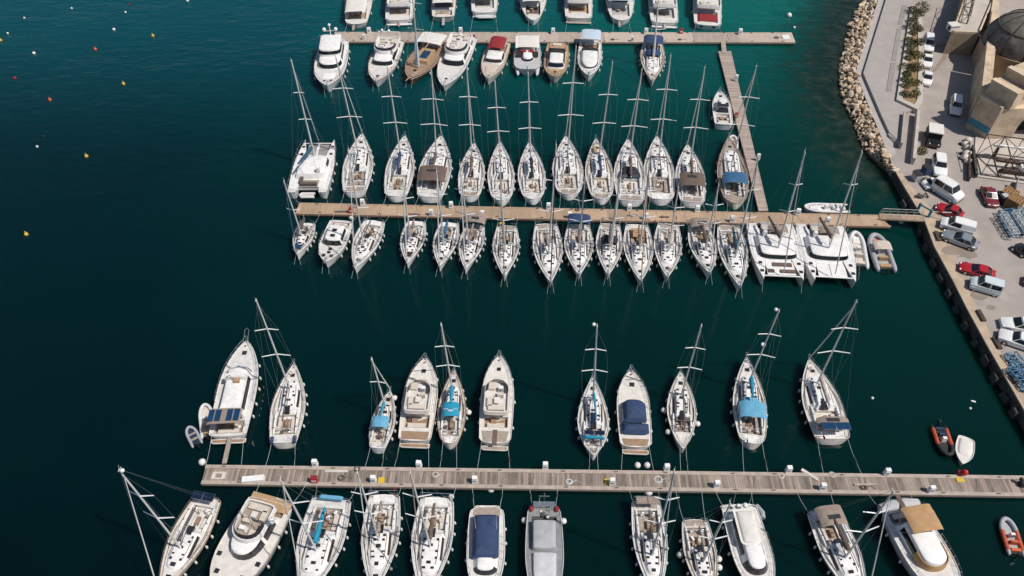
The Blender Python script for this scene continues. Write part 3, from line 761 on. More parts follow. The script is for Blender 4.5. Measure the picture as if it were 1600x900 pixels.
# ------------------------------------------------------------------ piers
PZ = .75
def mkpier(px4, label, name, deckmat, beam_mat, z=PZ, th=.55, bw=.35, lip=.05, sideMat='pier_side'):
    P = [at(x, y, z) for x, y in px4]      # far-left, far-right, near-right, near-left
    c = sum(P, Vector())/4
    root = empty(name, (c.x, c.y, 0)); tag(root, label, 'pier')
    L = [(p.x-c.x, p.y-c.y) for p in P]
    MB().prism(L, z-.06, z).build('deck', deckmat, root, smooth=False)
    ins = offset(L, .015)
    MB().prism(ins, z-th, z-.062).build('pontoon', sideMat, root, smooth=False)
    for a, b in ((0, 1), (3, 2)):
        pa, pb = Vector((*L[a], 0)), Vector((*L[b], 0)); d = (pb-pa).normalized(); nrm = Vector((-d.y, d.x, 0))
        if (Vector((0, 0, 0))-pa).dot(nrm) < 0: nrm = -nrm
        q = [pa-nrm*.04, pb-nrm*.04, pb+nrm*bw, pa+nrm*bw]
        MB().prism([(v.x, v.y) for v in q], z-.3, z+lip).build('edge_beam', beam_mat, root, smooth=False)
    ln = (P[1]-P[0]).length; nj = max(2, int(ln/12))
    for i in range(1, nj):
        f = i/nj; a, b = P[0].lerp(P[1], f)-c, P[3].lerp(P[2], f)-c; d = (b-a).normalized(); n_ = Vector((-d.y, d.x, 0))*.045
        MB().prism([(v.x, v.y) for v in (a+n_+d*.5, b+n_-d*.5, b-n_-d*.5, a-n_+d*.5)], z-.02, z+.005).build('joint', 'rope_dark', root, smooth=False)
    if ln > 60:
        for fr, (a, b) in enumerate(((P[0], P[1]), (P[3], P[2]))):
            for i in range(16):
                q = a.lerp(b, (i+.5+random.uniform(-.2, .2))/16)-c; y = q.y+(-.22 if not fr else .22)
                MB().box((q.x, y, z+lip+.05), (.12, .1, .1)).box((q.x, y, z+lip+.12), (.42, .09, .06)).build('cleat', 'alloy_dark', root)
    def edge(far):
        a, b = (P[0], P[1]) if far else (P[3], P[2])
        def f(p):
            t = (p.x-a.x)/(b.x-a.x); q = a.lerp(b, max(0, min(1, t))); return Vector((q.x, q.y+(-.25 if far else .25), z+.08))
        return f
    return root, edge, P
def pang(px4): a = at(*px4[0], PZ); b = at(*px4[1], PZ); return math.atan2(b.y-a.y, b.x-a.x)
PX_TOP = [(523, 50), (1237, 51), (1243, 66), (521, 65)]
PX_MID = [(468, 317), (1372, 336), (1392, 354), (461, 333.6)]
PX_BOT = [(322, 727), (1700, 745.5), (1700, 777), (314, 756)]
PX_CROSS = [(1122.6, 80), (1142, 80), (1200, 329), (1186, 329.6)]
planks('deck_grey', (.25, .20, .165), pang(PX_BOT), .3, .5, var=.5)
planks('deck_tan', (.395, .278, .185), pang(PX_MID), 3.0, .8, var=.2, gap=.025)
planks('deck_concrete', (.43, .35, .29), pang(PX_TOP), 9.0, .6, var=.2, gap=.012)
planks('deck_cross', (.37, .295, .25), pang([PX_CROSS[0], PX_CROSS[3]]), .3, .75, var=.22)
pm('beam_grey', (.43, .355, .30), .8, .25, 1.2)
pm('beam_tan', (.40, .275, .19), .8, .2, 1.2)
pm('pier_side', (.20, .135, .09), .85, .4, 1.0)
top_pier, top_edge, PT = mkpier(PX_TOP, 'pale concrete pier with motor yachts on both sides, ending right in open water', 'pier', 'deck_concrete', 'deck_concrete', bw=.3, lip=.02)
mid_pier, mid_edge, PM = mkpier(PX_MID, 'smooth tan pier with sailing yachts moored along both its edges', 'pier', 'deck_tan', 'beam_tan', bw=.25, lip=.03)
bot_pier, bot_edge, PB = mkpier(PX_BOT, 'weathered grey wooden plank pier with pale timber edges, nearest the camera', 'pier', 'deck_grey', 'beam_grey', bw=.42, lip=.09)
cross_pier, _, PC = mkpier([PX_CROSS[0], PX_CROSS[3], PX_CROSS[2], PX_CROSS[1]], 'narrow grey plank walkway slanting between the concrete pier and the tan pier', 'pier', 'deck_cross', 'deck_cross', z=.62, bw=.12, lip=.02)
# ramp from the concrete pier to the narrow walkway
def ramp(name, label, cat, a, b, w, mat, rails=True, za=PZ, zb=PZ, h=1.0, braces=True):
    a, b = Vector(a), Vector(b); m = (a+b)/2; d = b-a; ln = d.length
    root = empty(name, (m.x, m.y, m.z), math.atan2(d.y, d.x)); tag(root, label, cat)
    pitch = math.asin((b.z-a.z)/ln); hl = math.hypot(d.x, d.y)/2
    def P(x, y, z): return (x, y, x/hl*(b.z-a.z)/2+z)
    mb = MB(); mb.add([P(-hl, -w/2, 0), P(hl, -w/2, 0), P(hl, w/2, 0), P(-hl, w/2, 0), P(-hl, -w/2, -.12), P(hl, -w/2, -.12), P(hl, w/2, -.12), P(-hl, w/2, -.12)],
        [(0, 1, 2, 3), (7, 6, 5, 4), (0, 4, 5, 1), (1, 5, 6, 2), (2, 6, 7, 3), (3, 7, 4, 0)])
    mb.build('walkway', mat, root, smooth=False)
    if rails:
        for sd in (-1, 1):
            r = MB(); y = sd*(w/2-.04); n = max(2, int(hl*2/1.1))
            r.path([P(-hl, y, 0), P(-hl+.25, y, h), P(hl-.25, y, h), P(hl, y, 0)], .04, 6)
            r.tube(P(-hl, y, h*.5), P(hl, y, h*.5), .025, n=5)
            for i in range(n+1):
                x = -hl+.25+(2*hl-.5)*i/n; r.tube(P(x, y, 0), P(x, y, h), .028, n=5)
                if braces and i < n: x2 = -hl+.25+(2*hl-.5)*(i+1)/n; r.tube(P(x, y, 0), P(x2, y, h), .02, n=4)
            r.build('handrail', 'alloy', root)
    return root
ramp('footbridge', 'short narrow plank footbridge linking the concrete pier to the grey walkway', 'footbridge', at(1130, 65, PZ+.06), at(1132, 84, .72), .9, 'deck_cross', rails=False)
ramp('gangway', 'tan gangway with white railings between the tan pier and the quay', 'gangway', at(1374, 338, PZ+.15), at(1443, 341, 2.0), 1.5, 'deck_tan')
# ------------------------------------------------------------------ boats of the top row: sterns at the concrete pier, bows out of the picture
tf = top_edge(True); tn = top_edge(False)
G0 = 'boats moored stern to behind the concrete pier'
G1 = 'boats moored along the front of the concrete pier'
def passer(w=.5, l=2.6, y=0, mat='teak_grey'):
    def f(b):
        b.part(MB().box((b.x(0)-l/2+.3, y, .9), (l, w, .08)), 'gangplank', mat)
    return f
def sterndinghy(b):
    z = .75; x = b.x(0)-.9; w = b.bm*.7
    o = b.part(MB().sweep([(x-.35, -w, z), (x+.35, -w, z), (x+.4, w*.5, z), (x, w, z+.08), (x-.4, w*.5, z), (x-.35, -w, z)], [.17, .2, .2, .2, .2, .17], 8), 'tender', 'tube_white')
    b.part(MB().box((x, -.1*w, z-.05), (.6, w*1.5, .1)), 'tender_floor', 'gel_beige', o)
motor((557, 41), (566, -52), 42, 'cream boat with flat cream awning and brown cockpit, leftmost behind the concrete pier', 'leftmost cream awning boat', 'wooden_motor_boat', 'motor boat', G0, hull='gel_cream', toer='gel_white', tw=.72, sr=.05, hard=(.06, .6, .72, 1.75, 'canvas_cream'), house=(.3, .7, .6, 1.0), cmat='wood_tan', plat=False, edge=tf, extra=passer(.5, 2.4, .5), fs=1.1)
motor((624, 36), (629, -55), 44, 'white motor yacht with open dark stern cockpit, second from the left behind the concrete pier', 'open dark stern yacht', group=G0, fly=(.12, .6, .8, 'x'), house=(.22, .66, .74, 1.4), edge=tf, platm='gel_white', extra=passer(.4, 2.2), cmat='gel_beige')
motor((693, 31), (695, -60), 38, 'cream-roofed motor boat with wood-panelled stern and centre door, third behind the concrete pier', 'wood-panelled stern boat', 'wooden_motor_boat', 'motor boat', G0, hull='gel_beige', hard=(.1, .65, .82, 1.7, 'canvas_cream'), house=(.16, .7, .8, 1.3), hmat='wood_tan', cockpit=(.03, .12), plat=False, edge=tf, extra=passer(.55, 3.0, 0, 'gel_grey'), tw=.85)
motor((757, 24), (757, -66), 41, 'white motor yacht with a small white tender across its stern', 'yacht with stern tender', group=G0, fly=(.14, .6, .8, 'x'), house=(.24, .66, .75, 1.35), edge=tf, cmat='gel_grey', extra=sterndinghy, platm='gel_white')
motor((833, 36), (832, -60), 42, 'white boat with a pale rounded stern tapering to a point towards the pier', 'pointed-stern white boat', 'motor_boat', 'motor boat', G0, tw=.35, sr=.1, tm=.4, hard=(.18, .6, .75, 1.6, 'canvas_cream'), house=(.3, .7, .6, 1.0), edge=tf, plat=False, cockpit=(.08, .3), cmat='cushion_dark', fn=4)
motor((904, 33), (902, -62), 43, 'white motor yacht with a wide teak swim platform and brown cockpit', 'teak platform yacht', group=G0, fly=(.14, .6, .82, 'teak'), house=(.24, .66, .75, 1.35), edge=tf, cmat='wood_tan')
motor((970, 36), (966, -58), 45, 'white boat with pale blue awning carrying orange cushions, behind the concrete pier', 'pale blue awning boat', 'motor_boat', 'motor boat', G0, tw=.6, sr=.08, hard=(.17, .62, .85, 1.9, 'canvas_pale'), house=(.3, .7, .6, 1.0), edge=tf, plat=False, cockpit=(.07, .28), cmat='gel_grey', extra=lambda b: (passer(.5, 2.4, .3)(b), b.part(MB().box((b.x(.42), .5, b.z(.3)+2.1), (1.6, .5, .12)).box((b.x(.42), -.4, b.z(.3)+2.1), (1.6, .5, .12)), 'cushion', 'orange')), stripe='canvas_blue')
motor((1038, 40), (1030, -56), 44, 'white motor yacht with a blank white transom and grey gangplank, behind the concrete pier', 'blank white transom yacht', group=G0, fly=(.14, .6, .8, 'x'), house=(.24, .66, .75, 1.35), edge=tf, platm='gel_white', cmat='gel_grey', extra=passer(.35, 2.0, 0, 'gel_grey'))
motor((1105, 44), (1104, -52), 43, 'white motor yacht with dark red cockpit cover, rightmost behind the concrete pier', 'red cockpit cover yacht', group=G0, fly=(.16, .6, .82, 'x'), house=(.26, .66, .76, 1.4), edge=tf, plat=False, cockpit=(.05, .22), extra=lambda b: (b.part(MB().box((b.x(.115), 0, b.z(.1)+.14), (b.L*.11, b.bm*1.35, .22), taper=.15), 'cockpit_cover', 'canvas_red'), [b.part(MB().box((b.x(0)+.0, sd*b.bm*.42, .85), (.12, .5, .28)), 'transom_window', 'glass') for sd in (-1, 1)]))
# ------------------------------------------------------------------ second row: bows towards the camera
motor((523, 62), (513, 145), 50, 'tall white trawler yacht with raised wheelhouse and satellite domes, leftmost at the concrete pier', 'tall white trawler yacht', group=G1, house=(.12, .68, .78, 1.5), fly=None, tw=.88, p=2.9, front=(.45, .95), sides=(.45, .85), ant=2, edge=tn, bowl=True, cmat='gel_grey', fs=1.4, fb=2.1, fn=5, pads=(.74, .86, .4, 'gel_bright'), hatches=((.9, .2, .4), (.9, -.2, .4), (.92, 0, .4)),
      extra=lambda b: (b.part(tier(MB(), outl(b.x(.16), b.x(.52), b.bm*.7, nose=1.0, tail=.3)[0], b.top-.05, b.top+1.5, .2, .15, .08), 'wheelhouse', 'gel_white', sharp=50),
        b.part(pane(MB(), outl(b.x(.16), b.x(.52), b.bm*.7, nose=1.0, tail=.3)[0], b.top-.05, b.top+1.5, .2, 4, 16, .4, .85, .15, .03), 'wheelhouse_window', 'glass'),
        b.part(MB().tube((b.x(.2), 0, b.top+1.4), (b.x(.2), 0, b.top+3.6), .08, n=6).tube((b.x(.2), -1.1, b.top+2.4), (b.x(.2), 1.1, b.top+2.4), .05, n=5).ball((b.x(.2), -1.1, b.top+2.7), .38).ball((b.x(.2), 1.1, b.top+2.7), .38).ball((b.x(.2), 0, b.top+3.6), .3), 'signal_mast', 'white_paint')))
motor((613, 62), (588, 136), 45, 'white flybridge motor yacht with dark divided windscreen, second along the front of the concrete pier', 'divided windscreen yacht', group=G1, house=(.2, .66, .76, 1.35), nose=.07, front=(.35, .92), fly=(.14, .5, .78, 'x'), arch=(.12, 1.2), ant=2, edge=tn, bowl=True, toer='wood_tan', fn=4, hatches=((.88, 0, .55),))
def gulet(b):
    z = b.z(.5)
    b.part(MB().box((b.x(.45), 0, z+.3), (b.L*.32, b.bm*.95, .6), taper=.05), 'deckhouse', 'wood_tan')
    b.part(MB().box((b.x(.45), 0, z+.63), (b.L*.18, b.bm*.6, .08)), 'skylight', 'solar_blue')
    m = b.part(MB().tube((b.x(.66), 0, z), (b.x(.66), 0, z+17), .16, .1, n=8), 'mast', 'alloy')
    for f in (.45, .75): b.part(MB().tube((b.x(.66), -1.6, z+17*f), (b.x(.66), 1.6, z+17*f), .05, n=5), 'spreader', 'alloy', m)
    ri = MB()
    for sd in (-1, 1):
        ri.tube((b.x(.62), sd*b.bm*.95, z), (b.x(.66), 0, z+16), .02, n=4); ri.tube((b.x(.7), sd*b.bm*.85, z), (b.x(.66), 0, z+12), .02, n=4)
    b.part(ri, 'rigging', 'wire')
    for y in (-.35, .3): b.part(MB().sweep([(b.x(.72)+.4*y, y, z+.4), (b.x(.70), y*.6, z+3), (b.x(.67), y*.3, z+6.5)], [.16, .22, .1], 7), 'hanging_sail', 'canvas_pale')
    b.part(MB().tube((b.x(.97), 0, b.z(1)), (b.x(1)+1.6, 0, b.z(1)+.35), .12, .07, n=7), 'bowsprit', 'wood_tan')
    b.part(MB().tube((b.x(.66), 0, z+1.8), (b.x(.3), 0, z+1.7), .1, n=7), 'boom', 'wood_tan')
motor((683, 64), (640, 131), 47, 'brown wooden gulet with a cream stern awning, a mast and pale blue hanging sails', 'brown wooden gulet', 'wooden_sailing_boat', 'wooden boat', G1, hull='wood_hull', deck='teak', toer='wood_tan', tw=.7, sr=.05, p=2.3, hard=(.04, .3, .85, 1.9, 'canvas_cream'), house=None, cockpit=(.06, .24), plat=False, edge=tn, bowl=True, extra=gulet, hatches=((.8, 0, .6),), stripe='gel_white')
motor((727, 56), (693, 143), 46, 'long white flybridge motor yacht with one wide dark windscreen beside the wooden gulet', 'long white yacht by the gulet', group=G1, house=(.2, .62, .78, 1.4), nose=.06, front=(.2, .9), fly=(.14, .52, .78, 'x'), ant=0, edge=tn, bowl=True, hatches=((.87, 0, .5),), fn=4, extra=lambda b: b.part(MB().ball((b.x(.2), 0, b.top+.3), .3, (1, 1, .6)), 'radar_dome', 'white_paint'))
motor((782, 65), (762, 132), 38, 'tan wooden boat with a dark red awning over its cockpit', 'red awning boat', 'wooden_motor_boat', 'motor boat', G1, hull='gel_beige', deck='canvas_sand', toer='wood_tan', house=(.34, .62, .8, 1.2), front=(.45, .95), sides=(.3, .85), glass='window_brown', nose=.05, cockpit=(.06, .3), plat=False, edge=tn, bowl=True, p=2.3, extra=lambda b: b.canopy(.1, .4, b.bm*.66, 1.7, 'awning', 'canvas_red'), hatches=(), pads=(.68, .84, .5, 'canvas_sand'))
def pcat(b):
    z = b.z(.4)
    b.part(MB().box((b.x(.72), 0, z+.0), (b.L*.3, b.bm*1.7, .12)), 'foredeck', 'gel_grey')
    for sd in (-1, 1):
        b.part(MB().sweep([(b.x(.5), sd*b.bm*.75, .6), (b.x(.85), sd*b.bm*.75, .75), (b.x(1.03), sd*b.bm*.72, .9), (b.x(1.1), sd*b.bm*.7, 1.0)], [.5, .45, .3, .06], 8), 'hull', 'hull_grey')
        b.part(MB().box((b.x(.5), sd*b.bm*.62, b.top-.35), (b.L*.12, b.bm*.4, .5)), 'side_window', 'window_brown')
        b.part(MB().box((b.x(.47), sd*b.bm*.28, b.top+.1), (.7, .9, .3)), 'seat', 'canvas_red')
motor((824, 68), (824, 117), 41, 'square pale grey power catamaran with flat cream roof and red seats', 'grey power catamaran', 'power_catamaran', 'catamaran', G1, hull='hull_grey', deck='nonskid_grey', tw=.95, p=7, q=.4, house=(.3, .72, .5, 1.0), hmat='gel_bright', front=(.35, .75), sides=None, hard=(.02, .45, .9, 1.7, 'canvas_cream'), cockpit=(.06, .28), plat=False, edge=tn, extra=pcat, fn=5, hatches=(), rails=False, cmat='gel_grey')
motor((872, 68), (866, 129), 38, 'tan-hulled trawler with a white wheelhouse roof and a row of five dark windows', 'tan five-window trawler', 'motor_boat', 'motor boat', G1, hull='gel_beige', deck='wood_tan', toer='wood_tan', tw=.85, p=3.2, q=.75, house=(.28, .78, .78, 1.5), nose=.06, front=(.45, .95), sides=(.3, .8), inset=.6, fly=None, cockpit=(.06, .26), plat=False, edge=tn, bowl=True, fn=4, hatches=((.86, 0, .5),), extra=lambda b: (b.part(MB().box((b.x(.36), 0, b.top+.35), (b.L*.2, b.bm*1.35, .6), taper=.1), 'upper_helm', 'wood_tan'), b.part(MB().box((b.x(.46), 0, b.top+.5), (.5, b.bm*1.4, .5), taper=.1), 'wind_deflector', 'glass'), b.part(MB().box((b.x(.34), 0, b.top+.7), (.8, b.bm*.7, .3)), 'seat', 'cushion')))
motor((923, 63), (919, 127), 37, 'white cruiser with a pale blue canopy reaching over the concrete pier edge', 'pale blue canopy cruiser', group=G1, house=(.3, .84, .8, 1.0), nose=.2, front=(.55, .8), sides=(.4, .8), inset=.4, hard=(-.05, .22, .82, 1.9, 'canvas_pale'), cockpit=(.05, .28), edge=tn, bowl=True, stripe=None, extra=lambda b: (b.part(MB().box((b.x(.4), 0, b.top+.1), (.55, b.bm*1.4, .5), taper=.15), 'wind_deflector', 'smoke'), b.part(MB().box((b.x(.33), -.3, b.top+.06), (.5, .4, .06)).box((b.x(.33), .3, b.top+.06), (.5, .4, .06)), 'roof_hatch', 'smoke')), fn=4, hatches=((.93, 0, .3),))
sail((1020, 64), (1018, 136), 38, 'grey-white sailing yacht with dark blue bimini, alone at the right of the concrete pier', 'lone yacht with dark blue bimini', (1030, -22), tmast=.5, hull='hull_grey', bimini='canvas_navy', toer='wood_tan', edge=tn, bowl=False, group=G1, fn=6, teak=True, hood='canvas_navy', mm='alloy', deck='gel_beige')
motor((1130, 199), (1125, 142), 29, 'small white fishing cruiser berthed beside the slanting narrow walkway', 'small fishing cruiser', 'fishing_boat', 'motor boat', None, house=(.34, .68, .68, 1.3), front=(.3, .9), sides=(.3, .9), cockpit=(.05, .32), cmat='teak_grey', plat=False, ant=0, fn=2, extra=lambda b: (clutter(b, .06, .3, b.bm*.6, -.3, 9), b.box(.42, 0, b.top-b.z(.42), (1.2, b.bm*1.1, .06), 'roof_hatch', 'smoke')), tw=.92, p=2.2)
# ------------------------------------------------------------------ sailing yachts above the tan pier (sterns to it)
mf = mid_edge(True); mn = mid_edge(False)
GA = 'sailing yachts moored above the tan pier'; GB = 'sailing yachts moored below the tan pier'
sailcat((481, 306), (500, 219), 63, 'white sailing catamaran with blue-grey sail cover, at the left end above the tan pier', 'left end catamaran', (455, 94), 'canvas_teal', far=True, bim=None, edge=mf, blue=True, tmast=.62, boomang=.35, boom=.25)
A = [
 ((555, 304), (566, 208), 46, 'white sailing yacht with bare boom and tan cockpit, next to the left-end catamaran', 'yacht next to the catamaran', (520, 87), dict(cover=None, tw=.74, teak=True, edge=mf)),
 ((619, 311), (633, 211), 44, 'white sailing yacht with a dark blue boom cover, third boat above the tan pier', 'dark blue boom cover yacht', (605, 104), dict(cover='canvas_navy', sr=.05, boom=.2, jib=None)),
 ((672, 312), (690, 211), 50, 'white sailing yacht with a broad brown bimini, beside the dark blue boom cover', 'first brown bimini yacht', (674, 110), dict(cover='canvas_brown', bimini='canvas_brown', bimt=(.12, .36), bimw=.95, boom=.27)),
 ((734, 311), (741, 223), 40, 'small white sailing yacht with lumpy brown boom cover, right of the brown bimini', 'lumpy brown cover yacht', (729, 101), dict(cover='canvas_brown', sr=.06, boom=.22)),
 ((784, 317), (781, 221), 41, 'white round-stern sailing yacht with thin brown boom and no awning, sixth above the tan pier', 'thin brown boom yacht', (770, 126), dict(cover=None, sr=.09, tw=.66, jib=None)),
 ((833, 315), (827, 222), 42, 'white round-stern sailing yacht with a black boom cover', 'black boom cover yacht', (825, 113), dict(cover='canvas_black', sr=.09, tw=.66, boom=.2)),
 ((889, 308), (884, 212), 47, 'larger white sailing yacht with bare thin boom, right of the black boom cover', 'large bare boom yacht', (900, 72), dict(cover=None, sr=.09, tw=.7, hatches=9)),
 ((940, 315), (931, 216), 43, 'pale sailing yacht with navy boom cover and a tan board on its foredeck', 'tan foredeck board yacht', (957, 97), dict(cover='canvas_navy', sr=.09, tw=.66, jib=None, deck='gel_beige', boom=.2, extra=lambda b: b.box(.76, .35, .45, (1.9, .5, .12), 'board', 'wood_tan', rz=.1))),
 ((985, 318), (981, 217), 48, 'white sailing yacht with brown boom cover, grey sprayhood and flat stern platform', 'grey sprayhood yacht', (1003, 108), dict(cover='canvas_brown', hood='canvas_black', boom=.24, tw=.8)),
 ((1032, 316), (1026, 212), 47, 'white sailing yacht with bare boom and brown-striped coachroof, between two brown boom covers', 'brown-striped coachroof yacht', (1047, 86), dict(cover=None, tw=.78, sr=.05, teak=True, extra=lambda b: b.box(.62, 0, .47, (.3, b.bm*1.1, .05), 'roof_stripe', 'canvas_brown'))),
 ((1081, 320), (1074, 225), 45, 'white sailing yacht with dark brown bimini, twelfth along the top of the tan pier', 'second brown bimini yacht', (1101, 105), dict(cover='canvas_brown', bimini='canvas_brown', bimt=(.13, .36), bimw=.93, boom=.27, tw=.78)),
 ((1148, 322), (1139, 213), 47, 'tan-decked sailing yacht with a blue bimini beside the slanting walkway', 'tan-decked blue bimini yacht', (1182, 103), dict(cover=None, bimini='canvas_blue', bimt=(.17, .33), deck='teak_grey', sr=.1, tw=.6, hull='gel_beige', toer='wood_tan')),
]
for S, B, W, lb, sh, tp, kw in A:
    kw.setdefault('edge', mf); sail(S, B, W, lb, sh, tp, group=GA, **kw)
# ------------------------------------------------------------------ boats below the tan pier (sterns to it, bows to the camera)
def navypad(b): b.patch(.68, .84, b.hb(.7)*.6, b.hb(.84)*.55, .1, 'foredeck_cover', 'solar_blue', th=.12)
def flaghood(col): return lambda b: b.flag(.02, b.hb(.03)*.7, col)
Bb = [
 ((481, 349), (466, 405), 31, 'small sailing boat with dark blue panels on its foredeck, leftmost below the tan pier', 'small boat with blue foredeck panels', (442, 284), dict(cover='cushion_dark', extra=navypad, spread=(.5,), tmast=.5, boom=.1, hatches=3, jib='canvas_blue', jibr=.05)),
 ((586, 345), (556, 427), 42, 'white sailing yacht with bare boom, slanting beside the white motor cruiser', 'slanting bare boom yacht', (544, 235), dict(cover=None, hatches=8, sr=.03, tw=.78)),
 ((651, 346), (637, 419), 38, 'narrow white sailing yacht with grey-brown boom cover and brown foredeck hatches', 'brown foredeck hatch yacht', (629, 278), dict(cover='canvas_taupe', extra=lambda b: b.patch(.74, .86, b.hb(.74)*.5, b.hb(.86)*.5, .02, 'foredeck_hatch', 'window_brown', th=.06), fs=1.0)),
 ((703, 348), (687, 424), 38, 'narrow white sailing yacht with a short blue boom cover', 'short blue boom cover yacht', (682, 268), dict(cover='canvas_blue', boom=.14)),
 ((743, 352), (727, 428), 38, 'white sailing yacht with a taupe awning spread over the tan pier edge', 'taupe awning yacht', (718, 256), dict(cover='canvas_taupe', bimini='canvas_taupe', bimt=(-.09, .12), bimw=1.0)),
 ((792, 353), (788, 440), 41, 'white sailing yacht with tan cockpit and two yellow buoys at its stern', 'tan cockpit yacht', (779, 270), dict(cover=None, teak=True, jib='canvas_taupe', extra=lambda b: b.part(MB().ball((b.x(.01), -b.bm*.5, b.z(0)+.6), .22).ball((b.x(.01), -b.bm*.25, b.z(0)+.62), .18), 'rescue_buoy', 'yellow'))),
 ((853, 350), (860, 450), 46, 'large white sailing yacht with grey boom cover and three dark foredeck windows', 'large yacht with grey boom cover', (869, 226), dict(cover='sail_grey', jib='canvas_black', hatches=7, arch=True)),
 ((904, 351), (904, 438), 45, 'white sailing yacht with a navy bimini, below the middle of the tan pier', 'navy bimini yacht', (914, 278), dict(cover='canvas_taupe', bimini='canvas_navy', bimt=(-.05, .13), jib='canvas_navy', jibr=.06)),
 ((953, 350), (949, 438), 41, 'white sailing yacht with dark grey boom cover and dark windows, right of the navy bimini', 'dark windows yacht', (971, 266), dict(cover='alloy_dark', hood='canvas_black', win='glass')),
 ((995, 351), (1000, 448), 46, 'sailing yacht with tan cockpit cover and rust brown furled headsail', 'rust brown headsail yacht', (1015, 252), dict(cover='canvas_taupe', jib='canvas_tan', teak=True, flag='red', extra=lambda b: b.patch(.1, .25, b.hb(.12)*.5, b.hb(.25)*.5, .2, 'cockpit_cover', 'canvas_tan', th=.15))),
 ((1044, 350), (1041, 442), 43, 'white sailing yacht with sand boom cover and twin red flags at its stern', 'twin red flags yacht', (1060, 293), dict(cover='canvas_sand', jib=None, flag='red', extra=lambda b: b.flag(.02, -b.hb(.03)*.7, 'red'))),
 ((1091, 352), (1107, 436), 42, 'white sailing yacht with a taupe bimini at its stern, slanting right below the tan pier', 'slanting taupe bimini yacht', (1123, 289), dict(cover='canvas_brown', bimini='canvas_taupe', bimt=(.02, .2), bimw=.9)),
 ((1138, 352), (1154, 457), 45, 'large white sailing yacht with teal boom cover beside the two catamarans', 'teal boom cover yacht', (1185, 246), dict(cover='canvas_teal', arch=True, jib='canvas_blue', jibr=.06)),
]
for S, B, W, lb, sh, tp, kw in Bb:
    sail(S, B, W, lb, sh, tp, group=GB, edge=mn, bowl=True, **kw)
motor((534, 345), (510, 418), 41, 'white motor cruiser with black windows and roof hatches between two sailing yachts', 'black-windowed motor cruiser', group='motor yachts moored at the piers', house=(.2, .62, .74, 1.2), nose=.05, front=(.2, .95), inset=.3, roofhatch=2, cockpit=(.04, .17), edge=mn, bowl=True, hatches=((.7, 0, .55), (.78, 0, .5), (.86, .3, .55), (.86, -.3, .55)), fn=4, plat=False)
sailcat((1203, 349), (1221, 447), 80, 'white sailing catamaran with brown sun pads on its foredeck', 'catamaran with brown sun pads', (1254, 238), 'canvas_brown', edge=mn, fore='canvas_brown', boomang=-.2, bowl=True, tmast=.52)
sailcat((1281, 351), (1301, 449), 82, 'white sailing catamaran with plain white foredeck, right of the brown sun pads', 'plain white foredeck catamaran', (1346, 238), 'canvas_brown', edge=mn, tramp='gel_white', boomang=-.2, tmast=.5)
rib((1345, 419), (1336, 363), 27, 'white rigid inflatable with a beige seat block, moored bow to the tan pier', 'white rigid inflatable', 'tube_white', 'gel_beige', seat='cushion', deckpad='gel_white')
rib((1386, 424), (1366, 367), 34, 'grey rigid inflatable with orange bow cushion and sand awning', 'grey rigid inflatable with orange cushion', 'tube_grey', 'gel_grey', bim='canvas_sand', deckpad='orange', seat='wood_tan')
rib((1326, 326), (1256, 324), 22, 'white speedboat lying along the far edge of the tan pier', 'white speedboat along the pier', 'tube_white', 'gel_white', seat='nonskid', tr=.18, deckpad='gel_white', name='speedboat', cat='speedboat')
rib((1145, 233), (1145, 213), 17, 'small white dinghy squeezed between the blue bimini yacht and the walkway', 'small white dinghy', 'tube_white', 'nonskid', console=False, engine=False, name='dinghy', cat='dinghy')
# ------------------------------------------------------------------ boats above the grey wooden pier
bf = bot_edge(True); bn = bot_edge(False)
GD = 'sailing yachts moored above the grey wooden pier'
def d1(b):
    z = b.z(.2)
    b.canopy(.02, .17, b.bm*.8, 2.3, 'sun_roof', 'canvas_taupe', crown=.04)
    for y in (-.62, -.28, .28, .62):
        b.part(MB().box((b.x(.095), y*b.bm, z+2.47), (b.L*.11, b.bm*.27, .05)), 'solar_panel', 'solar_blue')
    b.part(MB().path([(b.x(.98), -.28, b.z(1)+.5), (b.x(1.0)+1.1, -.25, b.z(1)+.9), (b.x(1)+1.35, 0, b.z(1)+.95), (b.x(1.0)+1.1, .25, b.z(1)+.9), (b.x(.98), .28, b.z(1)+.5)], .05, 6), 'bow_pulpit', 'steel')
    b.part(MB().box((b.x(.0)-1.5, -.3, 1.0), (4.2, .55, .08)), 'gangplank', 'teak_grey')
    b.part(MB().box((b.x(.53), 0, b.top+.35), (.7, b.bm*1.1, .6), taper=.15), 'upper_helm', 'gel_white'); b.part(MB().box((b.x(.49), -.3, b.top+.3), (.6, .7, .4)), 'seat', 'wood_tan')
    b.part(MB().path([(b.x(.50), .2, b.top+.3), (b.x(.50), .4, b.top+1.2), (b.x(.49), .9, b.top+1.0)], .05, 5), 'wind_generator', 'alloy_dark')
motor((357, 686), (386, 532), 60, 'white motor yacht with four blue solar panels over its stern, above the wooden pier', 'solar panel motor yacht', house=(.16, .70, .66, 1.4), nose=.06, front=(.3, .95), sides=(.25, .75), edge=bf, extra=d1, fn=5, cockpit=(.03, .15), toer='gel_white', hatches=((.86, 0, .6),), flag=None, p=2.2)
rib((326, 683), (320, 632), 24, 'cream tender boat with wooden seats tied beside the solar panel motor yacht', 'cream tender', 'tube_white', 'gel_beige', console=True, seat='wood_tan', name='dinghy', cat='dinghy', tr=.2)
rib((309, 696), (295, 668), 19, 'small grey inflatable dinghy at far left behind the cream tender', 'small grey inflatable', 'tube_grey', 'hull_navy', console=False)
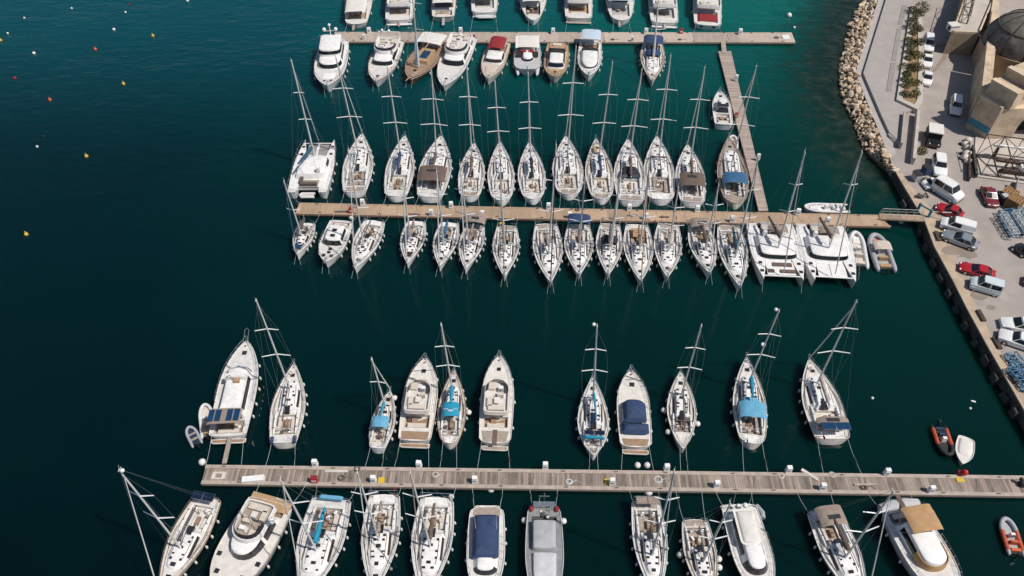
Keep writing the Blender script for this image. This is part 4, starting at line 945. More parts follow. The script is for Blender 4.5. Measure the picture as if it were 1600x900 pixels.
D = [
 ((444, 696), (460, 567), 52, 'cream-decked sailing yacht with navy stern corners, right of the solar panel motor yacht', 'yacht with navy stern corners', (400, 468), dict(tmast=.64, cover=None, jib=None, deck='gel_cream', hull='gel_cream', extra=lambda b: [b.part(MB().box((b.x(.03), sd*b.hb(.05)*.82, b.z(0)+.12), (.9, .35, .3)), 'stern_cushion', 'canvas_navy') for sd in (-1, 1)], solar=None, win='smoke', radar=False)),
 ((590, 704), (610, 610), 37, 'small sailing boat with a turquoise sprayhood and boom cover', 'small turquoise sprayhood boat', (575, 560), dict(tmast=.66, cover='canvas_turq', bimini='canvas_sky', bimt=(.22, .42), bimw=.85, spread=(.55,), tw=.6, hatches=3, wheels=0, deck='gel_beige', boom=.38, coverr=.16, fballs=((.95, -1),), boomz=None)),
 ((703, 697), (710, 577), 44, 'sailing yacht with a turquoise bimini bearing a pale winged emblem', 'winged emblem yacht', (689, 506), dict(tmast=.66, cover='canvas_turq', bimini='canvas_turq', bimt=(.25, .44), bimw=.72, tw=.55, sr=.08, jib='canvas_taupe', jibr=.06, deck='gel_beige', hull='gel_cream', toer='wood_tan', boom=.4, fballs=((.45, -1),), emblem=True)),
 ((927, 714), (926, 588), 48, 'white sailing yacht with pointed white stern and a narrow turquoise boom cover', 'pointed stern turquoise cover yacht', (927, 508), dict(tmast=.68, cover='canvas_turq', tw=.3, sr=.16, cabin=(.32, .78), coverr=.15, boom=.3, boomang=-.06, solar=None, ballt=True, jib=None, extra=lambda b: (b.solarpanel(.16, .21, b.bm*.65, 1.5), b.part(MB().box((b.x(.14), 0, b.z(.1)+1.25), (.35, b.bm*1.3, .25), taper=.2), 'rolled_awning', 'canvas_turq'), b.box(.42, 0, .5, (1.6, .7, .06), 'solar_panel', 'solar')))),
 ((1066, 704), (1063, 580), 45, 'sailing yacht with brown cockpit boards, pointed stern and round white fenders', 'brown cockpit boards yacht', (1096, 508), dict(tmast=.66, cover=None, canoe=True, jib=None, deck='gel_cream', hull='gel_cream', teak=True, fballs=((.5, 1), (.22, 1), (.36, -1)), extra=lambda b: b.box(.36, 0, .15, (.8, b.bm*1.0, .1), 'cockpit_board', 'canvas_brown'))),
 ((1174, 697), (1166, 557), 51, 'sailing yacht with a wide sky blue bimini and blue boom cover', 'sky blue bimini yacht', (1217, 485), dict(tmast=.66, cover='canvas_turq', bimini='canvas_sky', bimt=(.2, .38), bimw=.9, hood='canvas_sky', boom=.4, jib='canvas_blue', jibr=.05, tw=.68, sr=.07, deck='gel_cream', hull='gel_cream', ballt=True, radar=True, flag='canvas_cream', teak=True)),
 ((1299, 690), (1264, 560), 60, 'cream sailing yacht with a sand boom cover and taupe bimini, rightmost above the wooden pier', 'sand boom cover yacht', (1338, 470), dict(tmast=.66, cover='canvas_sand', bimini='canvas_taupe', bimt=(.05, .17), bimw=.85, solar='solar_blue', deck='gel_cream', hull='gel_cream', tw=.85, boom=.28, win='smoke', flag='red', coverr=.26)),
]
EMB = []
for S, B, W, lb, sh, tp, kw in D:
    em = kw.pop('emblem', False); kw.pop('boomz', None)
    b = sail(S, B, W, lb, sh, tp, group=GD, edge=bf, **kw)
    if em: EMB.append(b)
for b in EMB:   # pale wings and half disc printed on the bimini cloth
    z = b.z(.345)+1.55+.25+.1; c = b.x(.33); k = b.bm*.5
    P = [(c-.05-.28*math.sin(math.pi*i/10), -.33*math.cos(math.pi*i/10)) for i in range(11)]
    mb = MB().prism(P, z, z+.02)
    for sd in (-1, 1): mb.prism([(c, sd*.3), (c, sd*k), (c+.09, sd*k*.95), (c+.11, sd*.3)][::sd], z-.02, z+.0)
    b.part(mb, 'emblem', 'canvas_pale')
def flyy(b): pass
motor((648, 693), (665, 559), 53, 'cream flybridge motor yacht with dark curved screen, between two turquoise-covered boats', 'flybridge yacht between the turquoise boats', hull='gel_cream', deck='gel_cream', hmat='gel_cream', house=(.32, .72, .7, 1.2), front=(.05, .9), nose=.16, glass='sail_grey', sides=(.4, .8), fly=(.24, .62, .72, 'x'), edge=bf, hatches=((.83, 0, .55),), cockpit=(.15, .3), fn=3, platm='teak', sr=.03, aft=.105)
motor((773, 697), (781, 555), 51, 'cream flybridge motor yacht with an L-shaped lounge and brown gangplank', 'L-shaped lounge yacht', hull='gel_cream', deck='gel_cream', hmat='gel_cream', house=(.32, .72, .7, 1.2), front=(.05, .9), nose=.16, glass='sail_grey', sides=(.4, .8), fly=(.24, .62, .74, 'x'), edge=bf, hatches=((.83, 0, .5),), cockpit=(.17, .29), fn=3, sr=.05, platm='teak_grey', aft=.13, extra=lambda b: b.part(MB().box((b.x(.06), 0, b.z(0)+.1), (b.L*.16, .5, .08)), 'gangplank', 'canvas_brown'))
motor((993, 703), (986, 578), 51, 'cream motor cruiser with a navy canvas cover over its cockpit, above the wooden pier', 'navy cover cruiser above the pier', hull='gel_cream', deck='gel_cream', house=(.3, .62, .72, .85), front=(.1, .95), nose=.13, glass='smoke', sides=None, canvas=((.26, .57, .70, .75, .55, 'canvas_navy', .09), (.14, .285, .82, .25, .55, 'canvas_navy', .01)), edge=bf, hatches=((.8, 0, .6),), cockpit=None, fn=3, sr=.05, seats=False, aft=.1)
rib((1466, 665), (1482, 712), 27, 'orange and black inflatable with dark cargo, adrift above the wooden pier', 'orange black inflatable', 'rubber', 'rubber', accents='tube_orange', seat='hull_navy', engine=True)
# ------------------------------------------------------------------ boats below the grey wooden pier, bows out of the picture
GE = 'sailing yachts moored below the grey wooden pier'
E = [
 ((326, 777), (254, 935), 60, 'cream sailing yacht with a dark solar panel over its stern, leftmost below the wooden pier', 'leftmost yacht below the wooden pier', (181, 735), dict(cover=None, tmast=.56, solar='solar', deck='gel_cream', hull='gel_cream', hood=None, jib='alloy', jibr=.07, ballt=True, radar=False, toer='wood_tan', edge=None)),
 ((519, 779), (478, 945), 73, 'broad white sailing yacht with a bright blue boom cover, below the wooden pier', 'bright blue boom cover yacht', (428, 750), dict(cover='canvas_turq', tmast=.55, tw=.86, coverr=.3, boom=.16, jib='alloy', jibr=.06, extra=lambda b: b.part(MB().box((b.x(.02), 0, b.z(0)+.7), (.5, b.bm*1.1, .3), taper=.2), 'rolled_awning', 'canvas_sky'))),
 ((601, 773), (586, 935), 59, 'white sailing yacht with grey boom cover and a red flag at its curved stern rail', 'red flag grey cover yacht', (558, 738), dict(cover='canvas_taupe', tmast=.5, arch=True, flag='red', tw=.8, jib='alloy', jibr=.07, boom=.14)),
 ((683, 777), (664, 945), 64, 'white sailing yacht with brown boom cover, beside the navy-covered cruiser', 'brown boom cover yacht below the pier', (641, 738), dict(cover='canvas_brown', tmast=.52, tw=.82, arch=True, sr=.04, jib='canvas_taupe', jibr=.07, boom=.13)),
 ((1009, 783), (1024, 945), 53, 'white sailing yacht with taupe cockpit cushions and wide stern rail, right of the empty berth', 'taupe cushions yacht', (1054, 738), dict(cover=None, tmast=.58, tw=.86, arch=True, teak=True, bimini=None, solar='canvas_taupe', jib='alloy', jibr=.07)),
 ((1085, 812), (1106, 950), 51, 'beige older sailing yacht with cluttered cockpit, between a white yacht and a white motor yacht', 'beige older sailing yacht', (1141, 787), dict(cover=None, tmast=.54, tw=.78, hull='gel_beige', deck='gel_beige', fballs=((.45, 1), (.4, -1), (.55, 1)), jib=None, teak=True, sr=.03)),
 ((1285, 797), (1346, 955), 62, 'white sailing yacht with a taupe bimini, below the right part of the wooden pier', 'taupe bimini yacht below the pier', (1396, 768), dict(cover='canvas_brown', tmast=.53, bimini='canvas_taupe', bimt=(.03, .24), bimw=.75, tw=.84, jib='alloy', jibr=.07, solar=None, extra=lambda b: b.box(.46, -.3, .5, (1.7, .7, .06), 'solar_panel', 'sail_grey'))),
]
for S, B, W, lb, sh, tp, kw in E:
    kw.setdefault('edge', bn); sail(S, B, W, lb, sh, tp, group=GE, fs=1.15, **kw)
def e2(b):
    out, ix = outl(b.x(.2), b.x(.66), lambda x: b.bm*.6, nose=2.2, tail=.3)
    b.part(MB().box((b.x(.02), 0, b.z(0)+.03), (1.6, b.bm*1.7, .05)), 'stern_deck', 'wood_tan')
    b.part(MB().ball((b.x(.27), b.bm*.75, b.top+.3), .4), 'satellite_dome', 'white_paint')
motor((424, 783), (346, 945), 84, 'large beige flybridge motor yacht with a long curved dark windscreen, below the wooden pier', 'large beige flybridge yacht', hull='gel_cream', deck='gel_cream', hmat='gel_white', house=(.16, .64, .66, 1.4), nose=.22, front=(.1, .9), glass='smoke', sides=(.1, .8), fly=(.1, .5, .6, 'teak'), edge=bn, cockpit=(.03, .14), hatches=((.62, .78, .5), (.62, -.78, .5), (.78, .5, .5), (.78, -.5, .5)), fn=4, fs=1.7, fb=2.6, extra=e2, rails=False, plat=False)
motor((761, 791), (757, 948), 59, 'white motor cruiser with long navy canvas cover and black sun screen, below the wooden pier', 'navy cover cruiser below the pier', house=(.1, .76, .72, .95), nose=.09, front=(.0, .95), glass='smoke', sides=None, inset=.6, canvas=((.13, .6, .7, .75, .5, 'canvas_navy', .03),), cockpit=None, edge=bn, sr=.07, hatches=(), fn=4, ant=2, extra=lambda b: b.patch(.015, .1, b.hb(.05)*.8, b.hb(.1)*.8, .01, 'stern_deck', 'teak_grey'))
def e7(b):
    b.part(MB().box((b.x(.03), 0, b.z(0)+.5), (.5, b.bm*1.2, .5)).tube((b.x(0)-.3, 0, b.z(0)), (b.x(0)-.3, 0, b.z(0)+1.8), .06, n=6).tube((b.x(0)-.3, -.6, b.z(0)+1.2), (b.x(0)-.3, .6, b.z(0)+1.2), .04, n=5).tube((b.x(.03), -.7, b.z(0)), (b.x(.03)-.3, -.5, b.z(0)+1.6), .06, n=5), 'stern_mast', 'steel')
    for sd in (-1, 1): b.part(MB().ball((b.x(.06), sd*b.bm*.7, b.z(0)+.2), .28, (1.4, 1, .8)), 'buoy', 'canvas_red')
    clutter(b, .02, .14, b.bm*.7, .0, 10, ('gel_grey' and 'gel_white', 'rope_dark', 'cushion_dark'))
    b.part(MB().box((b.x(.36), 0, b.top+.03), (.7, 1.1, .05)), 'roof_hatch', 'gel_bright')
    out, ix = outl(b.x(.485), b.x(.93), lambda x: min(b.bm*.64, b.hb(x/b.L+.5)*.7), nose=2.0, tail=.1)
    b.part(tier(MB(), out, b.z(.5)-.1, b.z(.8)+.25, .1, .1, .04), 'foredeck', 'launch_fore')
motor((850, 787), (851, 960), 59, 'grey flat-roofed launch with a long grey wheelhouse and two white ball fenders', 'grey flat-roofed launch', 'work_boat', 'work boat', None, hull='gel_grey', deck='launch_deck', toer='hull_grey', house=(.19, .48, .66, 1.0), hmat='launch_roof', nose=.02, front=None, sides=(.3, .7), cockpit=(.13, .18), cmat='rubber', seats=False, plat=False, edge=bn, sr=.08, tw=.85, fn=0, fballs=((.14, 1), (.14, -1)), hatches=(), rails=False, extra=e7, inset=.1, flag=None)
motor((1154, 789), (1192, 945), 62, 'white motor yacht with a cream roof and dark curved windscreen, below the wooden pier', 'cream-roofed motor yacht', house=(.08, .77, .68, 1.3), inset=.55, nose=.14, front=(.08, .95), glass='smoke', sides=(.3, .8), cockpit=None, edge=bn, canvas=((.1, .5, .58, 1.25, .16, 'canvas_cream', .06),), fn=3, hatches=((.85, 0, .6),), extra=lambda b: (b.antennas([(.04, .9, 1.6), (.04, -.9, 1.6), (.42, -b.bm*.9, 1.6)]), b.part(MB().ball((b.x(.05), .4, 2.2), .3).ball((b.x(.05), -.4, 2.2), .22), 'satellite_dome', 'white_paint'), b.part(MB().sweep([(b.x(.02)-.3, b.bm*1.0, .8), (b.x(.08), b.bm*1.2, .8), (b.x(.14), b.bm*1.15, .8)], [.25, .32, .3], 8), 'tender', 'tube_grey')))
def e12(b):
    b.part(MB().sweep([(b.x(0)-.4, -b.bm*.9, 1.5), (b.x(0)-.5, -b.bm*.3, 1.55), (b.x(0)-.5, b.bm*.3, 1.55), (b.x(0)-.4, b.bm*.9, 1.5)], [.5, .7, .7, .5], 9), 'covered_tender', 'sail_grey')
    b.part(MB().box((b.x(.0)-.5, 0, 2.25), (1.7, .5, .06)), 'gangplank', 'canvas_brown')
    b.canopy(.1, .37, b.bm*.66, 2.8, 'sun_awning', 'canvas_tan', crown=.1)
    out, ix = outl(b.x(.54), b.x(.7), lambda x: b.bm*.6, nose=1.2, tail=.1)
    b.part(pane(MB(), *([outl(b.x(.16), b.x(.68), lambda x: max(.3, min(b.hb(x/b.L+.5)-.32, b.bm*.68)), nose=.14*b.L, tail=.15, ns=7, na=10)[0]]), b.z(.16)-.05, b.z(.16)+1.5, .22, 6, 19, .05, .95, .12, .05), 'windscreen_cover', 'canvas_tan')
motor((1408, 795), (1484, 955), 74, 'white motor yacht with a tan awning and tan windscreen cover, rightmost yacht below the pier', 'tan awning yacht', house=(.16, .68, .68, 1.55), nose=.14, front=None, sides=(.3, .8), hmat='gel_bright', cockpit=(.03, .15), cmat='gel_grey', edge=bn, plat=False, fn=3, hatches=((.85, 0, .6),), extra=e12, fs=1.6, fb=2.4)
rib((1589, 868), (1570, 810), 29, 'grey and orange inflatable with orange cargo, tied below the right end of the wooden pier', 'grey and orange inflatable', 'tube_grey', 'gel_grey', accents='tube_orange', seat='rubber', extra=None) if False else rib((1589, 868), (1570, 810), 29, 'grey and orange inflatable with orange cargo, tied below the right end of the wooden pier', 'grey and orange inflatable', 'tube_grey', 'gel_grey', accents='tube_orange', seat='orange')
# white covered rowing boat
def covered():
    b = Boat('rowing_boat', (1510, 684), (1503, 726), 27, 'white rowing boat under a pale cover beside the orange black inflatable', 'covered rowing boat', 'rowing boat', 'inflatable boats and dinghies', zs=.5, zb=.5, fs=.55, fb=.7, tw=.85, tm=.4, p=2.4, hull='gel_white', deck='gel_cream', wl=.8)
    b.make_hull(); b.make_deck()
    out, ix = outl(b.x(.08), b.x(.72), lambda x: b.hb(x/b.L+.5)*.8, nose=.5, tail=.2)
    b.part(tier(MB(), out, b.z(.3)-.02, b.z(.3)+.16, .12, .1, .06), 'cover', 'canvas_cream')
    b.part(MB().box((b.x(.14), 0, b.z(.1)+.1), (.2, .5, .12)), 'thwart', 'nonskid_grey')
covered()
# ------------------------------------------------------------------ mooring ropes
for b, side, p0, p1, mat, th, sag, kind in ROPES:
    n = 10; pts = []
    for i in range(n+1):
        f = i/n; p = p0.lerp(p1, f); p.z -= sag*4*f*(1-f)*(1 if kind == 'stern' else 1)
        pts.append(p)
    o = pts[0].copy(); mb = MB().path([p-o for p in pts], th*.6, 5)
    ob = mb.build('mooring_rope', mat); ob.location = o
    if kind == 'stern': lb = f"{side} stern rope tying the {b.short} to the pier"
    else: lb = f"{side} bow rope running into the water from the {b.short}"
    tag(ob, lb, 'rope', 'mooring ropes')
    if kind == 'stern' and random.random() < .55:
        c = pts[6]-o; s_ = MB().path([pts[5]-o, pts[6]-o+Vector((.05, 0, .02)), pts[7]-o], th*1.8, 6)
        s_.build('rope_snubber', 'rope_dark', ob)
# ------------------------------------------------------------------ world and sun
AZ, EL = R(-23), R(57)
sd = Vector((math.cos(EL)*math.cos(AZ), math.cos(EL)*math.sin(AZ), math.sin(EL)))
sl = bpy.data.lights.new('sun', 'SUN'); sl.energy = 4.2; sl.angle = R(.53); sl.color = (1, .95, .88)
so = bpy.data.objects.new('sun', sl); COL.objects.link(so); so.rotation_euler = (-sd).to_track_quat('-Z', 'Y').to_euler(); so.location = (60, 0, 120)
w = bpy.data.worlds.new("World"); scene.world = w; w.use_nodes = True
wn = w.node_tree.nodes; bg = wn['Background']; sky = wn.new('ShaderNodeTexSky'); sky.sky_type = 'NISHITA'; sky.sun_disc = False
sky.sun_elevation = EL; sky.sun_rotation = math.pi/2-AZ; sky.dust_density = 1.0; sky.ozone_density = 1.2
w.node_tree.links.new(sky.outputs[0], bg.inputs[0]); bg.inputs[1].default_value = .075
vs = scene.view_settings; vs.view_transform = 'Standard'; vs.look = 'None'; vs.gamma = 1; vs.exposure = -.05; vs.use_curve_mapping = False
# ------------------------------------------------------------------ water
QZ = 1.9
SHORE = [at(*p, 0) for p in ((1352, -60), (1345, 0), (1328, 40), (1318, 75), (1312, 110), (1312, 145), (1325, 175), (1335, 190), (1342, 215), (1352, 240), (1375, 260), (1392, 268))]
def seg_d(p, a, b):
    ab = b-a; t = max(0, min(1, (p-a).dot(ab)/ab.length_squared)); return (p-(a+ab*t)).length
def shore_d(x, y):
    p = Vector((x, y, 0)); return min(seg_d(p, SHORE[i], SHORE[i+1]) for i in range(len(SHORE)-1))
def mk_water():
    mb = MB(); nx, ny = 110, 90; x0, x1, y0, y1 = -150., 130., 15., 235.
    dep = []
    for j in range(ny+1):
        for i in range(nx+1):
            x = x0+(x1-x0)*i/nx; y = y0+(y1-y0)*j/ny; mb.v.append((x, y, 0))
            d = shore_d(x, y) if x > 20 else 99
            dep.append(max(0, min(1, 1-d/19)))
    for j in range(ny):
        for i in range(nx):
            a = j*(nx+1)+i; mb.f.append((a, a+1, a+nx+2, a+nx+1))
    o = len(mb.v); B = 4500
    mb.v += [(-B, -B, 0), (B, -B, 0), (B, B, 0), (-B, B, 0)]; dep += [0]*4
    c = [0, nx, (ny+1)*(nx+1)-1, ny*(nx+1)]
    rim = [list(range(0, nx+1)), [nx+k*(nx+1) for k in range(ny+1)], [ny*(nx+1)+k for k in range(nx, -1, -1)], [k*(nx+1) for k in range(ny, -1, -1)]]
    for k in range(4): mb.f.append(tuple([o+k, o+(k+1) % 4]+list(reversed(rim[k]))))
    m = bpy.data.materials.new('water'); m.use_nodes = True; N = m.node_tree.nodes; Lk = m.node_tree.links; b = N['Principled BSDF']
    b.inputs['Roughness'].default_value = .07; b.inputs['IOR'].default_value = 1.33; b.inputs['Specular IOR Level'].default_value = .5
    g = N.new('ShaderNodeNewGeometry'); at_ = N.new('ShaderNodeAttribute'); at_.attribute_name = 'shoal'
    sx = N.new('ShaderNodeSeparateXYZ'); Lk.new(g.outputs['Position'], sx.inputs[0])
    # open sea blue-green on the left, greener basin towards the quay
    mr = N.new('ShaderNodeMapRange'); mr.inputs[1].default_value = -60; mr.inputs[2].default_value = 75; Lk.new(sx.outputs['X'], mr.inputs[0])
    n0 = N.new('ShaderNodeTexNoise'); n0.inputs['Scale'].default_value = .035; n0.inputs['Detail'].default_value = 4; Lk.new(g.outputs['Position'], n0.inputs['Vector'])
    a0 = N.new('ShaderNodeMath'); a0.operation = 'MULTIPLY_ADD'; a0.inputs[1].default_value = .9; a0.inputs[2].default_value = -.45; Lk.new(n0.outputs['Fac'], a0.inputs[0])
    a1 = N.new('ShaderNodeMath'); a1.operation = 'ADD'; Lk.new(mr.outputs[0], a1.inputs[0]); Lk.new(a0.outputs[0], a1.inputs[1])
    cr = N.new('ShaderNodeValToRGB'); e = cr.color_ramp.elements; e[0].color = (.0003, .0128, .0165, 1); e[1].color = (.0003, .0250, .0205, 1); Lk.new(a1.outputs[0], cr.inputs['Fac'])
    # bottom showing through the shallows beside the boulders
    n1 = N.new('ShaderNodeTexNoise'); n1.inputs['Scale'].default_value = .42; n1.inputs['Detail'].default_value = 7; n1.inputs['Roughness'].default_value = .65; Lk.new(g.outputs['Position'], n1.inputs['Vector'])
    sc = N.new('ShaderNodeValToRGB'); e = sc.color_ramp.elements; e[0].position = .42; e[0].color = (.008, .015, .009, 1); e[1].position = .74; e[1].color = (.036, .052, .036, 1); Lk.new(n1.outputs['Fac'], sc.inputs['Fac'])
    f1 = N.new('ShaderNodeMath'); f1.operation = 'MULTIPLY_ADD'; f1.inputs[1].default_value = .9; f1.inputs[2].default_value = -.45; Lk.new(n1.outputs['Fac'], f1.inputs[0])
    f2 = N.new('ShaderNodeMath'); f2.operation = 'ADD'; Lk.new(at_.outputs['Fac'], f2.inputs[0]); Lk.new(f1.outputs[0], f2.inputs[1])
    f3 = N.new('ShaderNodeMapRange'); f3.inputs[1].default_value = .45; f3.inputs[2].default_value = .95; f3.inputs[4].default_value = .85; Lk.new(f2.outputs[0], f3.inputs[0])
    f4 = N.new('ShaderNodeMapRange'); f4.inputs[1].default_value = .1; f4.inputs[2].default_value = .75; Lk.new(f2.outputs[0], f4.inputs[0])
    mg = N.new('ShaderNodeMix'); mg.data_type = 'RGBA'; mg.inputs['B'].default_value = (.0008, .028, .021, 1); Lk.new(f4.outputs[0], mg.inputs['Factor']); Lk.new(cr.outputs['Color'], mg.inputs['A'])
    mx = N.new('ShaderNodeMix'); mx.data_type = 'RGBA'; Lk.new(f3.outputs[0], mx.inputs['Factor']); Lk.new(mg.outputs['Result'], mx.inputs['A']); Lk.new(sc.outputs['Color'], mx.inputs['B'])
    # sky sheen brightening with distance, and clearer open water, put into the colour
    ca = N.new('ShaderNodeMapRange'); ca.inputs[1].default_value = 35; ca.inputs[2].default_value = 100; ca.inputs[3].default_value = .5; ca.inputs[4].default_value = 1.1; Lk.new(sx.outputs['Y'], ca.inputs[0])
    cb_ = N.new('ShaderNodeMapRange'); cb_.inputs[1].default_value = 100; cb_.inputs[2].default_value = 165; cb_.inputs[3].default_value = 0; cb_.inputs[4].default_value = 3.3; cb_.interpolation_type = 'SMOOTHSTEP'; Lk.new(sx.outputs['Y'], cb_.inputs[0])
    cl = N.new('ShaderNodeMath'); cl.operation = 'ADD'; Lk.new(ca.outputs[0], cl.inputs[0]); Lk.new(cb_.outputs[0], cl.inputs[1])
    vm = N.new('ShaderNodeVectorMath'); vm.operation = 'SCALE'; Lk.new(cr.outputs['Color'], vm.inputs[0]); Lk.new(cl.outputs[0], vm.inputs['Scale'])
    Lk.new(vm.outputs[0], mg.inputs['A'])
    Lk.new(mx.outputs['Result'], b.inputs['Base Color'])
    b.subsurface_method = 'BURLEY'; b.inputs['Subsurface Weight'].default_value = 1.0; b.inputs['Subsurface Radius'].default_value = (1, 1, 1); b.inputs['Subsurface Scale'].default_value = 1.6
    b.inputs['Specular IOR Level'].default_value = .34
    # ripples: rougher out at sea, calm in the basin
    mp = N.new('ShaderNodeMapping'); mp.inputs['Rotation'].default_value = (0, 0, .25); mp.inputs['Scale'].default_value = (.45, 1, 1); Lk.new(g.outputs['Position'], mp.inputs['Vector'])
    w1 = N.new('ShaderNodeTexNoise'); w1.inputs['Scale'].default_value = .55; w1.inputs['Detail'].default_value = 5; w1.inputs['Roughness'].default_value = .55; Lk.new(mp.outputs['Vector'], w1.inputs['Vector'])
    w2 = N.new('ShaderNodeTexNoise'); w2.inputs['Scale'].default_value = .09; w2.inputs['Detail'].default_value = 3; Lk.new(mp.outputs['Vector'], w2.inputs['Vector'])
    ym = N.new('ShaderNodeMapRange'); ym.inputs[1].default_value = 60; ym.inputs[2].default_value = 150; ym.inputs[3].default_value = .10; ym.inputs[4].default_value = .6; Lk.new(sx.outputs['Y'], ym.inputs[0])
    wm = N.new('ShaderNodeMath'); wm.operation = 'MULTIPLY_ADD'; wm.inputs[1].default_value = 1.3; Lk.new(w2.outputs['Fac'], wm.inputs[0]); Lk.new(w1.outputs['Fac'], wm.inputs[2])
    bp = N.new('ShaderNodeBump'); bp.inputs['Distance'].default_value = .45; w3 = N.new('ShaderNodeTexNoise'); w3.inputs['Scale'].default_value = .028; w3.inputs['Detail'].default_value = 4; Lk.new(mp.outputs['Vector'], w3.inputs['Vector'])
    w4 = N.new('ShaderNodeMapRange'); w4.inputs[1].default_value = .35; w4.inputs[2].default_value = .65; w4.inputs[3].default_value = .4; w4.inputs[4].default_value = 1.5; Lk.new(w3.outputs['Fac'], w4.inputs[0])
    w5 = N.new('ShaderNodeMath'); w5.operation = 'MULTIPLY'; Lk.new(ym.outputs[0], w5.inputs[0]); Lk.new(w4.outputs[0], w5.inputs[1]); Lk.new(w5.outputs[0], bp.inputs['Strength']); Lk.new(wm.outputs[0], bp.inputs['Height']); Lk.new(bp.outputs['Normal'], b.inputs['Normal'])
    MATS['water'] = m
    ob = mb.build('water', 'water', smooth=True)
    at2 = ob.data.attributes.new('shoal', 'FLOAT', 'POINT'); at2.data.foreach_set('value', dep)
    tag(ob, 'dark teal harbour water, greener over the shallows beside the boulders', 'water', kind='structure')
mk_water()
# ------------------------------------------------------------------ land
pm('quay_top', (.36, .315, .283), .9, .19, .3, bump=.2, bscale=3)
pm('quay_edge', (.47, .36, .26), .9, .28, .7, bump=.2, bscale=4)
pm('quay_wall', (.085, .075, .062), .95, .45, .5, bump=.6, bscale=2)
pm('promenade', (.37, .333, .308), .9, .12, .45)
pm('promenade_ledge', (.41, .38, .36), .9, .14, .6)
pm('concrete_pale', (.50, .45, .39), .9, .2, .8)
pm('paver', (.29, .27, .255), .9, .25, 1.2)
pm('soil', (.30, .20, .11), 1, .35, 1.2, bump=.5, bscale=4)
pm('stain', (.27, .215, .175), .9, .2, .4)
pm('stone', (.60, .47, .335), .95, .42, .55, bump=.5, bscale=2.5)
pm('stone_cap', (.62, .49, .35), .95, .2, .5, bump=.2, bscale=3)
pm('stone_dark', (.36, .275, .19), .95, .35, .4, bump=.4, bscale=2)
pm('roof_pale', (.52, .46, .40), .95, .2, .35)
pm('dome', (.19, .17, .145), .95, .6, .8, bump=.4, bscale=2)
pm('dome_rib', (.07, .062, .055), .9, .3, 1)
pm('rust', (.085, .055, .042), .85, .4, 2.0)
pm('blue_steel', (.05, .20, .34), .6, .3, 2.0)
pm('blue_panel', (.06, .25, .36), .7, .3, 1.0)
pm('pallet', (.30, .17, .075), .9, .35, 3.0)
pm('sack', (.66, .60, .53), .95, .2, 2.0, bump=.4, bscale=4)
pm('boulder_a', (.62, .48, .345), .95, .28, .9, bump=.6, bscale=3)
pm('boulder_b', (.58, .43, .29), .95, .3, .9, bump=.6, bscale=3)
pm('boulder_c', (.68, .56, .43), .95, .25, .9, bump=.6, bscale=3)
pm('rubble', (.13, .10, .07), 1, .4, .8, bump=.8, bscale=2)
pm('leaf', (.055, .075, .022), .7, .4, 3.0)
pm('leaf_dry', (.16, .125, .045), .8, .4, 3.0)
QE = [(1400, -160), (1372, 0), (1337, 113), (1364, 182), (1397, 264), (1412, 290), (1445, 345), (1460, 385), (1490, 440), (1510, 480), (1540, 535), (1600, 640), (1660, 745)]
qe = [at(x, y, QZ) for x, y in QE]
land = [(p.x, p.y) for p in qe]+[(150, 20), (600, 20), (600, 500), (80, 500)]
tag(MB().prism(land, -3, QZ).build('quay_ground', 'quay_top', smooth=False), kind='structure')
# dark quay face, 3 cm proud
wl_ = MB()
for i in range(4, len(qe)-1):
    a, b = qe[i], qe[i+1]; d = (b-a).normalized(); n = Vector((-d.y, d.x, 0)); n = n if n.x < 0 else -n
    wl_.add([(a+n*.04)[:2]+(-2.5,), (b+n*.04)[:2]+(-2.5,), (b+n*.04)[:2]+(QZ-.25,), (a+n*.04)[:2]+(QZ-.25,)], [(0, 1, 2, 3)])
tag(wl_.build('quay_wall', 'quay_wall', smooth=False), 'dark face of the quay above the water', 'quay wall', kind='structure')
def strip(pts, wd, z, name, mat, label=None):
    L, Rr = [], []
    for i, p in enumerate(pts):
        a = pts[max(0, i-1)]; b = pts[min(len(pts)-1, i+1)]; d = (b-a).normalized(); n = Vector((d.y, -d.x, 0)); n = n if n.x > 0 else -n
        L.append(p); Rr.append(p+n*(wd[i] if isinstance(wd, list) else wd))
    mb = MB(); n = len(L); mb.v = [(p.x, p.y, z) for p in L]+[(p.x, p.y, z) for p in Rr]
    mb.f = [(i, i+1, n+i+1, n+i) for i in range(n-1)]
    return tag(mb.build(name, mat, smooth=False), label, None, kind='structure')
strip(qe[4:], [.9, 1.2, 2.6, 2.4, 1.6, 1.4, 1.3, 1.2, 1.2], QZ+.006, 'quay_edge', 'quay_edge')
